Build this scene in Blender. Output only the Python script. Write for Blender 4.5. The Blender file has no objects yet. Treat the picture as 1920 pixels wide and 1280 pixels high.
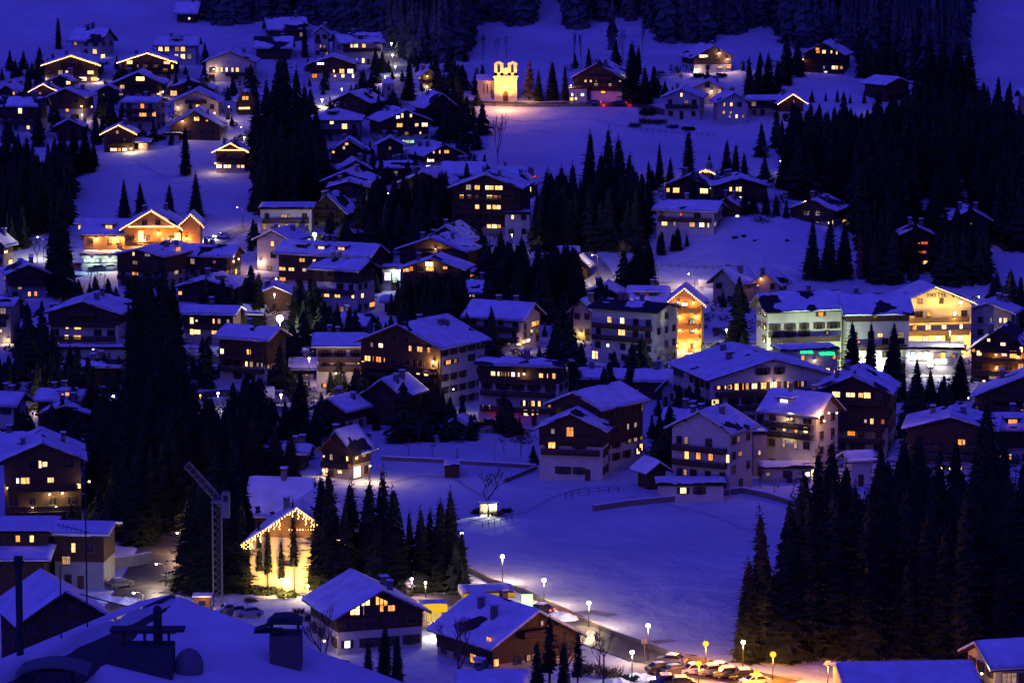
import bpy, math, random
import numpy as np
from mathutils import Vector, noise

S = bpy.context.scene
COL = S.collection
R = math.radians
PI = math.pi
rnd = random.Random(7)

# ------------------------------------------------------------------ camera, sky, exposure
CAMZ, PITCH, F = 120.0, R(8.0), 6830.0          # F: focal length in photograph pixels (1920 wide)
cam = bpy.data.objects.new('camera', bpy.data.cameras.new('camera'))
COL.objects.link(cam)
cam.data.sensor_width = 36.0
cam.data.lens = 36.0 * F / 1920.0
cam.data.clip_start, cam.data.clip_end = 1.0, 8000.0
cam.location = (0, 0, CAMZ)
cam.rotation_euler = (R(90) - PITCH, 0, 0)
S.camera = cam

W = bpy.data.worlds.new('World')
S.world = W
W.use_nodes = True
nt = W.node_tree
nt.nodes.clear()
sky = nt.nodes.new('ShaderNodeTexSky')
sky.sky_type = 'NISHITA'
sky.sun_disc = False
sky.sun_elevation = R(30.0)
sky.sun_rotation = R(200)
bw = nt.nodes.new('ShaderNodeRGBToBW')
tint = nt.nodes.new('ShaderNodeMix'); tint.data_type = 'RGBA'; tint.blend_type = 'MULTIPLY'
tint.inputs['Factor'].default_value = 1.0
tint.inputs['B'].default_value = (0.112, 0.096, 1.54, 1)
bg = nt.nodes.new('ShaderNodeBackground')
bg.inputs['Strength'].default_value = SKY_STRENGTH = 0.15
wo = nt.nodes.new('ShaderNodeOutputWorld')
nt.links.new(sky.outputs[0], bw.inputs[0])
nt.links.new(bw.outputs[0], tint.inputs['A'])
# the valley's mountains hide the low sky: less light comes from near the horizon than from overhead
wtc = nt.nodes.new('ShaderNodeTexCoord'); wsx = nt.nodes.new('ShaderNodeSeparateXYZ'); wmr = nt.nodes.new('ShaderNodeMapRange')
wmr.inputs['From Min'].default_value = 0.05; wmr.inputs['From Max'].default_value = 0.85
wmr.inputs['To Min'].default_value = 0.22; wmr.inputs['To Max'].default_value = 1.35
wml = nt.nodes.new('ShaderNodeVectorMath'); wml.operation = 'SCALE'
nt.links.new(wtc.outputs['Generated'], wsx.inputs[0]); nt.links.new(wsx.outputs['Z'], wmr.inputs['Value'])
nt.links.new(tint.outputs['Result'], wml.inputs[0]); nt.links.new(wmr.outputs[0], wml.inputs['Scale'])
nt.links.new(wml.outputs[0], bg.inputs['Color'])
nt.links.new(bg.outputs[0], wo.inputs[0])

S.view_settings.view_transform = 'Standard'
S.view_settings.look = 'None'
S.view_settings.exposure = 0.0
S.view_settings.gamma = 1.0
S.cycles.use_denoising = True
S.cycles.max_bounces = 4
S.cycles.diffuse_bounces = 2
S.cycles.glossy_bounces = 2
S.cycles.transmission_bounces = 2
S.cycles.sample_clamp_indirect = 3.0
S.cycles.use_light_tree = True

# ------------------------------------------------------------------ terrain profile, pixel helpers
_py = [-80, 0, 100, 200, 300, 400, 440, 690, 800, 870, 930, 1050, 1130, 1180, 1300, 1500, 2300]
_pz = [120, 116, 87, 57, 31, 8, 5, 5, 8, 16, 22.5, 41, 53, 65, 101, 168, 430]
_yy = np.arange(-80, 2301, 2.0)
_zz = np.interp(_yy, _py, _pz)
_k = np.exp(-np.linspace(-2, 2, 21) ** 2); _k /= _k.sum()
_zz = np.convolve(np.pad(_zz, 10, mode='edge'), _k, mode='valid')

MOUND = (60.0, 905.0, 6.0)                       # the bare snow mound above the lane
def hgt(x, y):
    z = float(np.interp(y, _yy, _zz))
    a = 0.5 if y < 720 else min(2.2, 0.5 + (y - 720) * 0.006)
    if y < 430: a = 0.4
    z += a * noise.noise((x * 0.011, y * 0.011, 3.1)) + 0.3 * noise.noise((x * 0.045, y * 0.045, 8.0))
    dx, dy = x - MOUND[0], y - MOUND[1]
    z += MOUND[2]*math.exp(-(dx*dx/(24.0**2) + dy*dy/(30.0**2)))
    if y > 1150: z += (y - 1150) * 0.00035 * (x if abs(x) < 400 else 400 * (1 if x > 0 else -1)) * 0.12
    return z

CP, SP = math.cos(PITCH), math.sin(PITCH)
def ray(u, v):
    cx, cy = (u - 960) / F, -(v - 640) / F
    return Vector((cx, CP + cy * SP, -SP + cy * CP))
def at_y(u, v, y):
    d = ray(u, v); t = y / d.y
    return Vector((0, 0, CAMZ)) + d * t
def ground(u, v):
    d = ray(u, v)
    y = 432.0
    while y < 2290:
        t = y / d.y
        if CAMZ + d.z * t < hgt(d.x * t, y): break
        y += 6.0
    lo, hi = y - 6.0, y
    for _ in range(9):
        m = (lo + hi) / 2; t = m / d.y
        if CAMZ + d.z * t < hgt(d.x * t, m): hi = m
        else: lo = m
    t = hi / d.y
    return Vector((d.x * t, hi, hgt(d.x * t, hi)))
def z_at(x, y, v):                                # height at which a point over (x, y) shows in row v
    q = -(v - 640) / F
    # (y*SP + dz*CP) = q*(y*CP - dz*SP)
    return CAMZ + y * (q * CP - SP) / (CP + q * SP)
def pxm(y): return F * CP / y * 1.0 / 1.0 if y else 1   # photograph pixels per metre at depth y

# ------------------------------------------------------------------ materials
MATS = {}
def mat(name, col, rough=0.8, var=0.25, scale=1.5, bump=0.0, stretch=None, metal=0.0, spec=0.3, col2=None):
    if name in MATS: return MATS[name]
    m = bpy.data.materials.new(name); m.use_nodes = True
    n, l = m.node_tree.nodes, m.node_tree.links
    b = n['Principled BSDF']
    b.inputs['Roughness'].default_value = rough
    b.inputs['Metallic'].default_value = metal
    b.inputs['Specular IOR Level'].default_value = spec
    tc = n.new('ShaderNodeTexCoord')
    mp = n.new('ShaderNodeMapping')
    if stretch: mp.inputs['Scale'].default_value = stretch
    l.new(tc.outputs['Object'], mp.inputs[0])
    tx = n.new('ShaderNodeTexNoise'); tx.inputs['Scale'].default_value = scale; tx.inputs['Detail'].default_value = 5
    l.new(mp.outputs[0], tx.inputs['Vector'])
    cr = n.new('ShaderNodeValToRGB')
    c2 = col2 or tuple(c * (1 - var) for c in col)
    cr.color_ramp.elements[0].position = 0.3; cr.color_ramp.elements[0].color = (*c2, 1)
    cr.color_ramp.elements[1].position = 0.7; cr.color_ramp.elements[1].color = (*col, 1)
    l.new(tx.outputs[0], cr.inputs[0]); l.new(cr.outputs[0], b.inputs['Base Color'])
    if bump:
        bm = n.new('ShaderNodeBump'); bm.inputs['Strength'].default_value = bump; bm.inputs['Distance'].default_value = 0.3
        l.new(tx.outputs[0], bm.inputs['Height']); l.new(bm.outputs[0], b.inputs['Normal'])
    MATS[name] = m
    return m
def glow(name, col, strength, vary=0.0, base=0.0, sample='AUTO', fold=False):
    if name in MATS: return MATS[name]
    m = bpy.data.materials.new(name); m.use_nodes = True
    n, l = m.node_tree.nodes, m.node_tree.links
    n.clear()
    e = n.new('ShaderNodeEmission'); e.inputs['Color'].default_value = (*col, 1)
    o = n.new('ShaderNodeOutputMaterial'); l.new(e.outputs[0], o.inputs[0])
    e.inputs['Strength'].default_value = strength
    if vary:
        oi = n.new('ShaderNodeObjectInfo')
        mr = n.new('ShaderNodeMapRange'); mr.inputs['To Min'].default_value = strength * (1 - vary); mr.inputs['To Max'].default_value = strength * (1 + vary)
        l.new(oi.outputs['Random'], mr.inputs['Value'])
        tc = n.new('ShaderNodeTexCoord')
        mp = n.new('ShaderNodeMapping'); mp.inputs['Scale'].default_value = (3.0, 1.0, 0.7)
        ad = n.new('ShaderNodeVectorMath'); ad.operation = 'ADD'
        ms = n.new('ShaderNodeMath'); ms.operation = 'MULTIPLY'; ms.inputs[1].default_value = 57.0
        l.new(oi.outputs['Random'], ms.inputs[0]); l.new(tc.outputs['Object'], ad.inputs[0]); l.new(ms.outputs[0], ad.inputs[1])
        l.new(ad.outputs[0], mp.inputs[0])
        cr = n.new('ShaderNodeValToRGB'); r_, g_, b_ = col
        cr.color_ramp.elements[0].color = (r_, g_*.72, b_*.5, 1); cr.color_ramp.elements[1].color = (r_, min(1, g_*1.22), min(1, b_*1.9), 1)
        mq = n.new('ShaderNodeMath'); mq.operation = 'FRACT'; ms2 = n.new('ShaderNodeMath'); ms2.operation = 'MULTIPLY'; ms2.inputs[1].default_value = 13.7
        l.new(oi.outputs['Random'], ms2.inputs[0]); l.new(ms2.outputs[0], mq.inputs[0]); l.new(mq.outputs[0], cr.inputs[0]); l.new(cr.outputs[0], e.inputs['Color'])
        tx = n.new('ShaderNodeTexNoise'); tx.inputs['Scale'].default_value = 1.3; tx.inputs['Detail'].default_value = 3
        l.new(mp.outputs[0], tx.inputs['Vector'])
        m2 = n.new('ShaderNodeMapRange'); m2.inputs['From Min'].default_value = 0.3; m2.inputs['From Max'].default_value = 0.7
        m2.inputs['To Min'].default_value = 0.35; m2.inputs['To Max'].default_value = 1.35
        l.new(tx.outputs[0], m2.inputs['Value'])
        mm = n.new('ShaderNodeMath'); mm.operation = 'MULTIPLY'
        l.new(mr.outputs[0], mm.inputs[0]); l.new(m2.outputs[0], mm.inputs[1]); l.new(mm.outputs[0], e.inputs['Strength'])
    try: m.cycles.emission_sampling = sample
    except Exception: pass
    MATS[name] = m
    return m

SNOW = mat('snow', (0.82, 0.83, 0.86), 0.9, 0.10, 0.35, 0.25)
SNOWR = mat('roof_snow', (0.82, 0.83, 0.86), 0.9, 0.26, 0.45, 0.35)
WHITE = mat('white_plaster', (0.56, 0.50, 0.40), 0.9, 0.22, 0.5)
CREAM = mat('cream_plaster', (0.56, 0.44, 0.28), 0.9, 0.18, 0.6)
TAN = mat('tan_plaster', (0.40, 0.31, 0.22), 0.9, 0.2, 0.6)
GREYW = mat('grey_plaster', (0.30, 0.29, 0.27), 0.9, 0.2, 0.6)
WOOD = mat('dark_wood', (0.085, 0.045, 0.026), 0.85, 0.55, 2.0, stretch=(0.6, 0.6, 6))
WOODL = mat('warm_wood', (0.30, 0.15, 0.06), 0.8, 0.45, 2.0, stretch=(0.6, 0.6, 6))
SHING = mat('roof_shingle', (0.040, 0.034, 0.034), 0.85, 0.5, 2.5)
STONE = mat('chimney_stone', (0.20, 0.17, 0.15), 0.9, 0.4, 3)
SHUT = mat('shutter_wood', (0.10, 0.045, 0.025), 0.8, 0.3, 4)
FRAMEW = mat('window_frame_wood', (0.16, 0.10, 0.06), 0.7, 0.3, 4)
METAL = mat('grey_metal', (0.22, 0.22, 0.23), 0.5, 0.2, 3, metal=0.7)
BLACK = mat('black_metal', (0.03, 0.03, 0.032), 0.6, 0.2, 3)
GLASS = mat('dark_glass', (0.018, 0.017, 0.02), 0.12, 0.2, 2, spec=0.6)
NEEDLE = mat('spruce_needles', (0.042, 0.050, 0.030), 0.95, 0.5, 0.9, col2=(0.016, 0.021, 0.013), spec=0.1)
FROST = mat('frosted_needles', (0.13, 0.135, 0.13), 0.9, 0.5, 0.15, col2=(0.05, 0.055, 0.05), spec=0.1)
LARCH = mat('larch_needles', (0.26, 0.16, 0.07), 0.9, 0.4, 0.9)
BARK = mat('tree_bark', (0.075, 0.055, 0.042), 0.95, 0.4, 4)
TWIG = mat('bare_twigs', (0.085, 0.062, 0.05), 0.95, 0.3, 4)
ASPH = mat('wet_asphalt', (0.105, 0.09, 0.075), 0.55, 0.5, 0.6, 0.15, col2=(0.05, 0.045, 0.04))
SLUSH = mat('trodden_snow', (0.48, 0.45, 0.43), 0.85, 0.5, 0.25, 0.3, col2=(0.16, 0.14, 0.13))
YELLOWP = mat('yellow_panel', (0.75, 0.52, 0.03), 0.5, 0.1, 2)
LIT = {
 'y': glow('window_glow_yellow', (1.0, 0.60, 0.19), 2.3, 0.5, sample='NONE'),
 'o': glow('window_glow_orange', (1.0, 0.36, 0.07), 1.8, 0.5, sample='NONE'),
 'r': glow('window_glow_red', (1.0, 0.12, 0.03), 0.9, 0.4, sample='NONE'),
 'w': glow('window_glow_white', (1.0, 0.82, 0.55), 3.0, 0.4, sample='NONE'),
 'd': glow('window_glow_dim', (1.0, 0.58, 0.33), 0.42, 0.5, sample='NONE'),
 'g': glow('window_glow_green', (0.45, 1.0, 0.62), 1.2, 0.4, sample='NONE'),
 't': glow('window_glow_teal', (0.55, 1.0, 0.9), 2.2, 0.2, sample='NONE'),
 'b': glow('window_glow_blue', (0.55, 0.65, 1.0), 3.0, 0.3, sample='NONE'),
}
BEAD = glow('string_light_bulbs', (1.0, 0.50, 0.13), 22.0)
BEADR = glow('pink_string_light_bulbs', (1.0, 0.42, 0.22), 20.0)

# ------------------------------------------------------------------ mesh builder
class MB:
    def __init__(s): s.v, s.f, s.m = [], [], []
    def face(s, pts, m=0):
        i = len(s.v); s.v += [tuple(p) for p in pts]; s.f.append(tuple(range(i, i + len(pts)))); s.m.append(m); return s
    def box(s, x0, x1, y0, y1, z0, z1, m=0, mtop=None):
        i = len(s.v)
        s.v += [(x0,y0,z0),(x1,y0,z0),(x1,y1,z0),(x0,y1,z0),(x0,y0,z1),(x1,y0,z1),(x1,y1,z1),(x0,y1,z1)]
        s.f += [(i,i+3,i+2,i+1),(i+4,i+5,i+6,i+7),(i,i+1,i+5,i+4),(i+1,i+2,i+6,i+5),(i+2,i+3,i+7,i+6),(i+3,i,i+4,i+7)]
        s.m += [m, m if mtop is None else mtop, m, m, m, m]; return s
    def prism(s, poly, axis, a0, a1, m=0):       # poly: (p, z) outline; extruded along 'x' or 'y'
        n = len(poly); i = len(s.v)
        for a in (a0, a1):
            for p, z in poly: s.v.append((p, a, z) if axis == 'y' else (a, p, z))
        s.f.append(tuple(range(i, i + n))); s.f.append(tuple(range(i + 2*n - 1, i + n - 1, -1))); s.m += [m, m]
        for k in range(n):
            k2 = (k + 1) % n
            s.f.append((i + k2, i + k, i + n + k, i + n + k2)); s.m.append(m)
        return s
    def tube(s, p, q, r0, r1=None, n=6, m=0, cap=True):
        p, q = Vector(p), Vector(q); r1 = r0 if r1 is None else r1
        d = (q - p).normalized(); a = d.cross(Vector((0,0,1)) if abs(d.z) < .9 else Vector((1,0,0))).normalized(); b = d.cross(a)
        i = len(s.v)
        for c, r in ((p, r0), (q, r1)):
            for k in range(n):
                t = 2*PI*k/n; s.v.append(tuple(c + a*(math.cos(t)*r) + b*(math.sin(t)*r)))
        for k in range(n):
            k2 = (k+1) % n; s.f.append((i+k, i+k2, i+n+k2, i+n+k)); s.m.append(m)
        if cap: s.f.append(tuple(range(i+n, i+2*n))); s.m.append(m)
        return s
    def ball(s, c, r, m=0, rings=6, seg=8, sz=1.0):
        i = len(s.v); c = Vector(c)
        for a in range(rings + 1):
            t = PI * a / rings
            for k in range(seg):
                p = 2*PI*k/seg; s.v.append((c.x + r*math.sin(t)*math.cos(p), c.y + r*math.sin(t)*math.sin(p), c.z + r*sz*math.cos(t)))
        for a in range(rings):
            for k in range(seg):
                k2 = (k+1) % seg; s.f.append((i+a*seg+k, i+(a+1)*seg+k, i+(a+1)*seg+k2, i+a*seg+k2)); s.m.append(m)
        return s
    def octa(s, c, r, m=0):
        i = len(s.v); x, y, z = c
        s.v += [(x+r,y,z),(x-r,y,z),(x,y+r,z),(x,y-r,z),(x,y,z+r),(x,y,z-r)]
        for f in ((0,2,4),(2,1,4),(1,3,4),(3,0,4),(2,0,5),(1,2,5),(3,1,5),(0,3,5)):
            s.f.append(tuple(i+k for k in f)); s.m.append(m)
        return s
    def mesh(s, name, mats, smooth=False):
        me = bpy.data.meshes.new(name); me.from_pydata(s.v, [], s.f)
        for m in (mats if isinstance(mats, (list, tuple)) else [mats]): me.materials.append(m)
        if any(s.m): me.polygons.foreach_set('material_index', s.m)
        if smooth: me.polygons.foreach_set('use_smooth', [True] * len(s.f))
        me.update(); return me
    def build(s, name, mats, parent=None, smooth=False):
        return link(name, s.mesh(name, mats, smooth), parent)
def link(name, me, parent=None, loc=None, rz=None):
    o = bpy.data.objects.new(name, me); COL.objects.link(o)
    if parent: o.parent = parent
    if loc is not None: o.location = loc
    if rz is not None: o.rotation_euler = (0, 0, rz)
    return o
def tag(o, label=None, cat=None, group=None, kind=None):
    if label: o['label'] = label
    if cat: o['category'] = cat
    if group: o['group'] = group
    if kind: o['kind'] = kind
    return o
def thing(name, label, cat, loc=(0, 0, 0), rz=0.0, group=None):
    return tag(link(name, None, None, loc, rz), label, cat, group)
def point_light(parent, loc, power, col, r=0.15, name='light'):
    L = bpy.data.lights.new(name, 'POINT'); L.energy = power; L.color = col; L.shadow_soft_size = r
    o = bpy.data.objects.new(name, L); COL.objects.link(o); o.parent = parent; o.location = loc; return o
def spot_light(parent, loc, target, power, col, ang=100, name='light'):
    L = bpy.data.lights.new(name, 'SPOT'); L.energy = power; L.color = col; L.shadow_soft_size = 0.2; L.spot_size = R(ang); L.spot_blend = 0.6
    o = bpy.data.objects.new(name, L); COL.objects.link(o); o.parent = parent; o.location = loc
    o.rotation_euler = (Vector(target) - Vector(loc)).to_track_quat('-Z', 'Y').to_euler(); return o
ORD = ['leftmost', 'second', 'third', 'fourth', 'fifth', 'sixth', 'seventh', 'eighth', 'ninth', 'tenth', 'eleventh', 'twelfth']
def nth(i, n): return 'rightmost' if i == n - 1 and n > 1 else (ORD[i] + (' from left' if i else ''))

# ------------------------------------------------------------------ ground
def make_terrain():
    xs = np.concatenate([np.arange(-620, -260, 12.0), np.arange(-260, 260, 3.5), np.arange(260, 621, 12.0)])
    ys = np.concatenate([np.arange(-80, 430, 8.0), np.arange(430, 1260, 3.5), np.arange(1260, 2290, 14.0)])
    v = [(x, y, hgt(x, y)) for y in ys for x in xs]
    nx = len(xs)
    f = [(j*nx+i, j*nx+i+1, (j+1)*nx+i+1, (j+1)*nx+i) for j in range(len(ys)-1) for i in range(nx-1)]
    me = bpy.data.meshes.new('snowy_ground'); me.from_pydata(v, [], f); me.materials.append(SNOWG)
    me.polygons.foreach_set('use_smooth', [True]*len(f)); me.update()
    tag(link('snowy_ground', me), kind='structure')
def snow_ground_mat():
    m = mat('snow_ground', (0.66, 0.67, 0.70), 0.9, 0.22, 0.05, 0)
    n, l = m.node_tree.nodes, m.node_tree.links
    b = n['Principled BSDF']
    tc = n.new('ShaderNodeTexCoord')
    a = n.new('ShaderNodeTexNoise'); a.inputs['Scale'].default_value = 0.07; a.inputs['Detail'].default_value = 7; a.inputs['Roughness'].default_value = 0.5
    c = n.new('ShaderNodeTexNoise'); c.inputs['Scale'].default_value = 1.6; c.inputs['Detail'].default_value = 4
    l.new(tc.outputs['Object'], a.inputs['Vector']); l.new(tc.outputs['Object'], c.inputs['Vector'])
    ad = n.new('ShaderNodeMath'); ad.operation = 'MULTIPLY_ADD'; ad.inputs[1].default_value = 0.035
    l.new(c.outputs[0], ad.inputs[0]); l.new(a.outputs[0], ad.inputs[2])
    bm = n.new('ShaderNodeBump'); bm.inputs['Strength'].default_value = 0.7; bm.inputs['Distance'].default_value = 2.4
    l.new(ad.outputs[0], bm.inputs['Height']); l.new(bm.outputs[0], b.inputs['Normal'])
    return m
SNOWG = snow_ground_mat()
make_terrain()
def sheet(name, pts, width, m, dz=0.12, kind='structure'):
    P = [ground(u, v) for u, v in pts]
    Q = []
    for i in range(len(P) - 1):
        n = max(2, int((P[i+1] - P[i]).length / 3))
        for k in range(n): Q.append(P[i].lerp(P[i+1], k / n))
    Q.append(P[-1])
    b = MB(); prev = None
    nw = 5
    rows = []
    for i, p in enumerate(Q):
        d = (Q[min(i+1, len(Q)-1)] - Q[max(i-1, 0)]); d.z = 0; d.normalize(); n_ = Vector((-d.y, d.x, 0))
        rows.append([p + n_ * (width * (k/(nw-1) - .5)) for k in range(nw)])
    for r_ in rows:
        for p in r_: p.z = hgt(p.x, p.y) + dz
    for i in range(len(rows)-1):
        for k in range(nw-1): b.face([rows[i][k], rows[i][k+1], rows[i+1][k+1], rows[i+1][k]])
    return tag(b.build(name, m), kind=kind)
sheet('street', [(225,1190),(262,1130),(292,1075),(320,1020),(345,975),(362,945),(378,915)], 9.5, ASPH)
sheet('street', [(700,1118),(800,1122),(880,1128),(950,1142),(1040,1168),(1120,1195),(1220,1232),(1330,1256),(1460,1285)], 8.0, ASPH)
sheet('forecourt', [(740,1150),(830,1150),(905,1150)], 22.0, SLUSH, 0.08)
sheet('parking_area', [(1170,1276),(1300,1282),(1440,1300)], 22.0, SLUSH, 0.08)
sheet('street', [(300,668),(400,672),(470,690),(560,730)], 6.0, ASPH)
sheet('street', [(100,700),(180,735),(260,742),(340,745),(440,735)], 6.0, ASPH)
sheet('yard', [(470,745),(540,752)], 16.0, ASPH, 0.05)
sheet('yard', [(850,560),(880,640),(900,690)], 9.0, ASPH, 0.05)
sheet('street', [(440,735),(500,748),(560,748),(610,735),(720,775),(850,800),(990,812)], 7.0, SLUSH)
sheet('street', [(860,192),(960,196),(1080,196),(1200,198),(1260,215)], 5.0, ASPH)
sheet('street', [(728,88),(742,120),(752,150),(748,200)], 6.0, SLUSH)
sheet('street', [(1085,470),(1115,505),(1130,530),(1210,535),(1320,538)], 7.0, SLUSH)
sheet('street', [(1340,662),(1480,690),(1640,700),(1760,702),(1860,690)], 9.0, SLUSH)
sheet('street', [(515,520),(522,560),(527,610),(545,650)], 6.0, SLUSH)
sheet('street', [(380,470),(410,452),(432,438),(470,425)], 5.0, SLUSH)
for pts, wd in (([(1082,1150),(1112,1147),(1150,1154)], 2.6), ([(1222,1204),(1262,1199)], 1.8), ([(960,1098),(985,1101)], 1.6)): sheet('bare_ground', pts, wd, SLUSH, 0.05)
for pts in ([(920,972),(985,960),(1040,930),(1100,912)], [(1180,930),(1250,945),(1330,965),(1420,1000)], [(730,905),(790,892),(850,897),(905,930)], [(880,215),(980,228),(1100,222),(1190,240)], [(250,300),(330,345),(440,330)]): sheet('footpath', pts, .7, mat('packed_snow', (.52, .52, .55), .9, .25, .8, .2), 0.05)

# ------------------------------------------------------------------ house builder
_win, _shut = {}, {}
def win_meshes(w, h, fm):
    w, h = max(.4, round(w * 5) / 5), max(.4, round(h * 5) / 5)
    k = (w, h, fm.name)
    if k not in _win:
        n = max(1, round(w / 0.75)); b = MB(); t = 0.07
        b.box(-w/2-t, w/2+t, -.12, 0, -h/2-t, -h/2); b.box(-w/2-t, w/2+t, -.12, 0, h/2, h/2+t)
        b.box(-w/2-t, -w/2, -.12, 0, -h/2, h/2); b.box(w/2, w/2+t, -.12, 0, -h/2, h/2)
        for i in range(1, n): x = -w/2 + w*i/n; b.box(x-.035, x+.035, -.1, 0, -h/2, h/2)
        if h > 1.1: b.box(-w/2, w/2, -.094, -.001, h*.18, h*.18+.05)
        b.box(-w/2-.15, w/2+.15, -.2, -.001, -h/2-t-.07, -h/2-t)
        _win[k] = (b.mesh('window', [fm]), {}, w, h)
    return _win[k]
def pane_mesh(k, m):
    me, d, w, h = k
    if m.name not in d: d[m.name] = MB().box(-w/2, w/2, -.06, -.002, -h/2, h/2).mesh('pane', [m])
    return d[m.name]
def shut_mesh(w, h):
    w, h = round(w * 5) / 5, round(h * 5) / 5
    if (w, h) not in _shut:
        b = MB(); sw = min(.6, w * .5)
        b.box(-sw/2, sw/2, -.085, -.002, -h/2-.04, h/2+.04)
        b.box(-sw/2+.06, sw/2-.06, -.1, -.086, -h/2+.06, -.04).box(-sw/2+.06, sw/2-.06, -.1, -.086, .04, h/2-.06)
        _shut[(w, h)] = (b.mesh('shutter', [SHUT]), sw)
    return _shut[(w, h)]
def add_window(root, loc, rz, w, h, code, fm, shutters, detail=True, nm='window'):
    k = win_meshes(w, h, fm)
    o = link(nm, k[0], root, loc, rz)
    link('pane', pane_mesh(k, LIT[code] if code else GLASS), o)
    if shutters and w <= 1.7:
        me, sw = shut_mesh(k[2], k[3])
        for s in (-1, 1): link('shutter', me, o, (s * (k[2]/2 + .1 + sw/2), 0, 0))
    return o

def slope(mb, Pf, a0, a1, b0, b1, snow, seed, t0=0.38):
    """snow lying on one roof slope: a height field that sinks into the roof where it has slid off"""
    na, nb = max(3, int((a1-a0)/0.8)), max(3, int((b1-b0)/0.7))
    i0 = len(mb.v); idx = {}
    for i in range(na+1):
        for j in range(nb+1):
            a, b = a0 + (a1-a0)*i/na, b0 + (b1-b0)*j/nb
            n = noise.noise((a*.17 + seed*7.3, b*.30, seed*1.7)) + .35*noise.noise((a*.7, b*.9, seed))
            t = (n*1.1 + (snow - .5)*1.45) if snow < .98 else .5
            t = max(-.14, min(t0, t)) + .05*noise.noise((a*.5, b*.5, seed+4))
            if i in (0, na) or j == nb: t = min(t, t0*.62)
            x, y, z = Pf(a, b); idx[i, j] = len(mb.v); mb.v.append((x, y, z + t))
    P = Pf(a0, b0); Q = Pf(a0+1, b0); T = Pf(a0, b0+1)
    nz = (Q[0]-P[0])*(T[1]-P[1]) - (Q[1]-P[1])*(T[0]-P[0])
    def q(a, b, c, d):
        mb.f.append((a, b, c, d) if nz > 0 else (d, c, b, a)); mb.m.append(0)
    for i in range(na):
        for j in range(nb): q(idx[i,j], idx[i+1,j], idx[i+1,j+1], idx[i,j+1])
    ring = [(i, nb) for i in range(na+1)]
    for side in (ring, [(0, j) for j in range(nb+1)], [(na, j) for j in range(nb+1)]):
        low = []
        for i, j in side:
            x, y, z = Pf(a0+(a1-a0)*i/na, b0+(b1-b0)*j/nb); low.append(len(mb.v)); mb.v.append((x, y, z-.16))
        for k in range(len(side)-1): mb.f.append((idx[side[k]], idx[side[k+1]], low[k+1], low[k])); mb.m.append(0)

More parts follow.
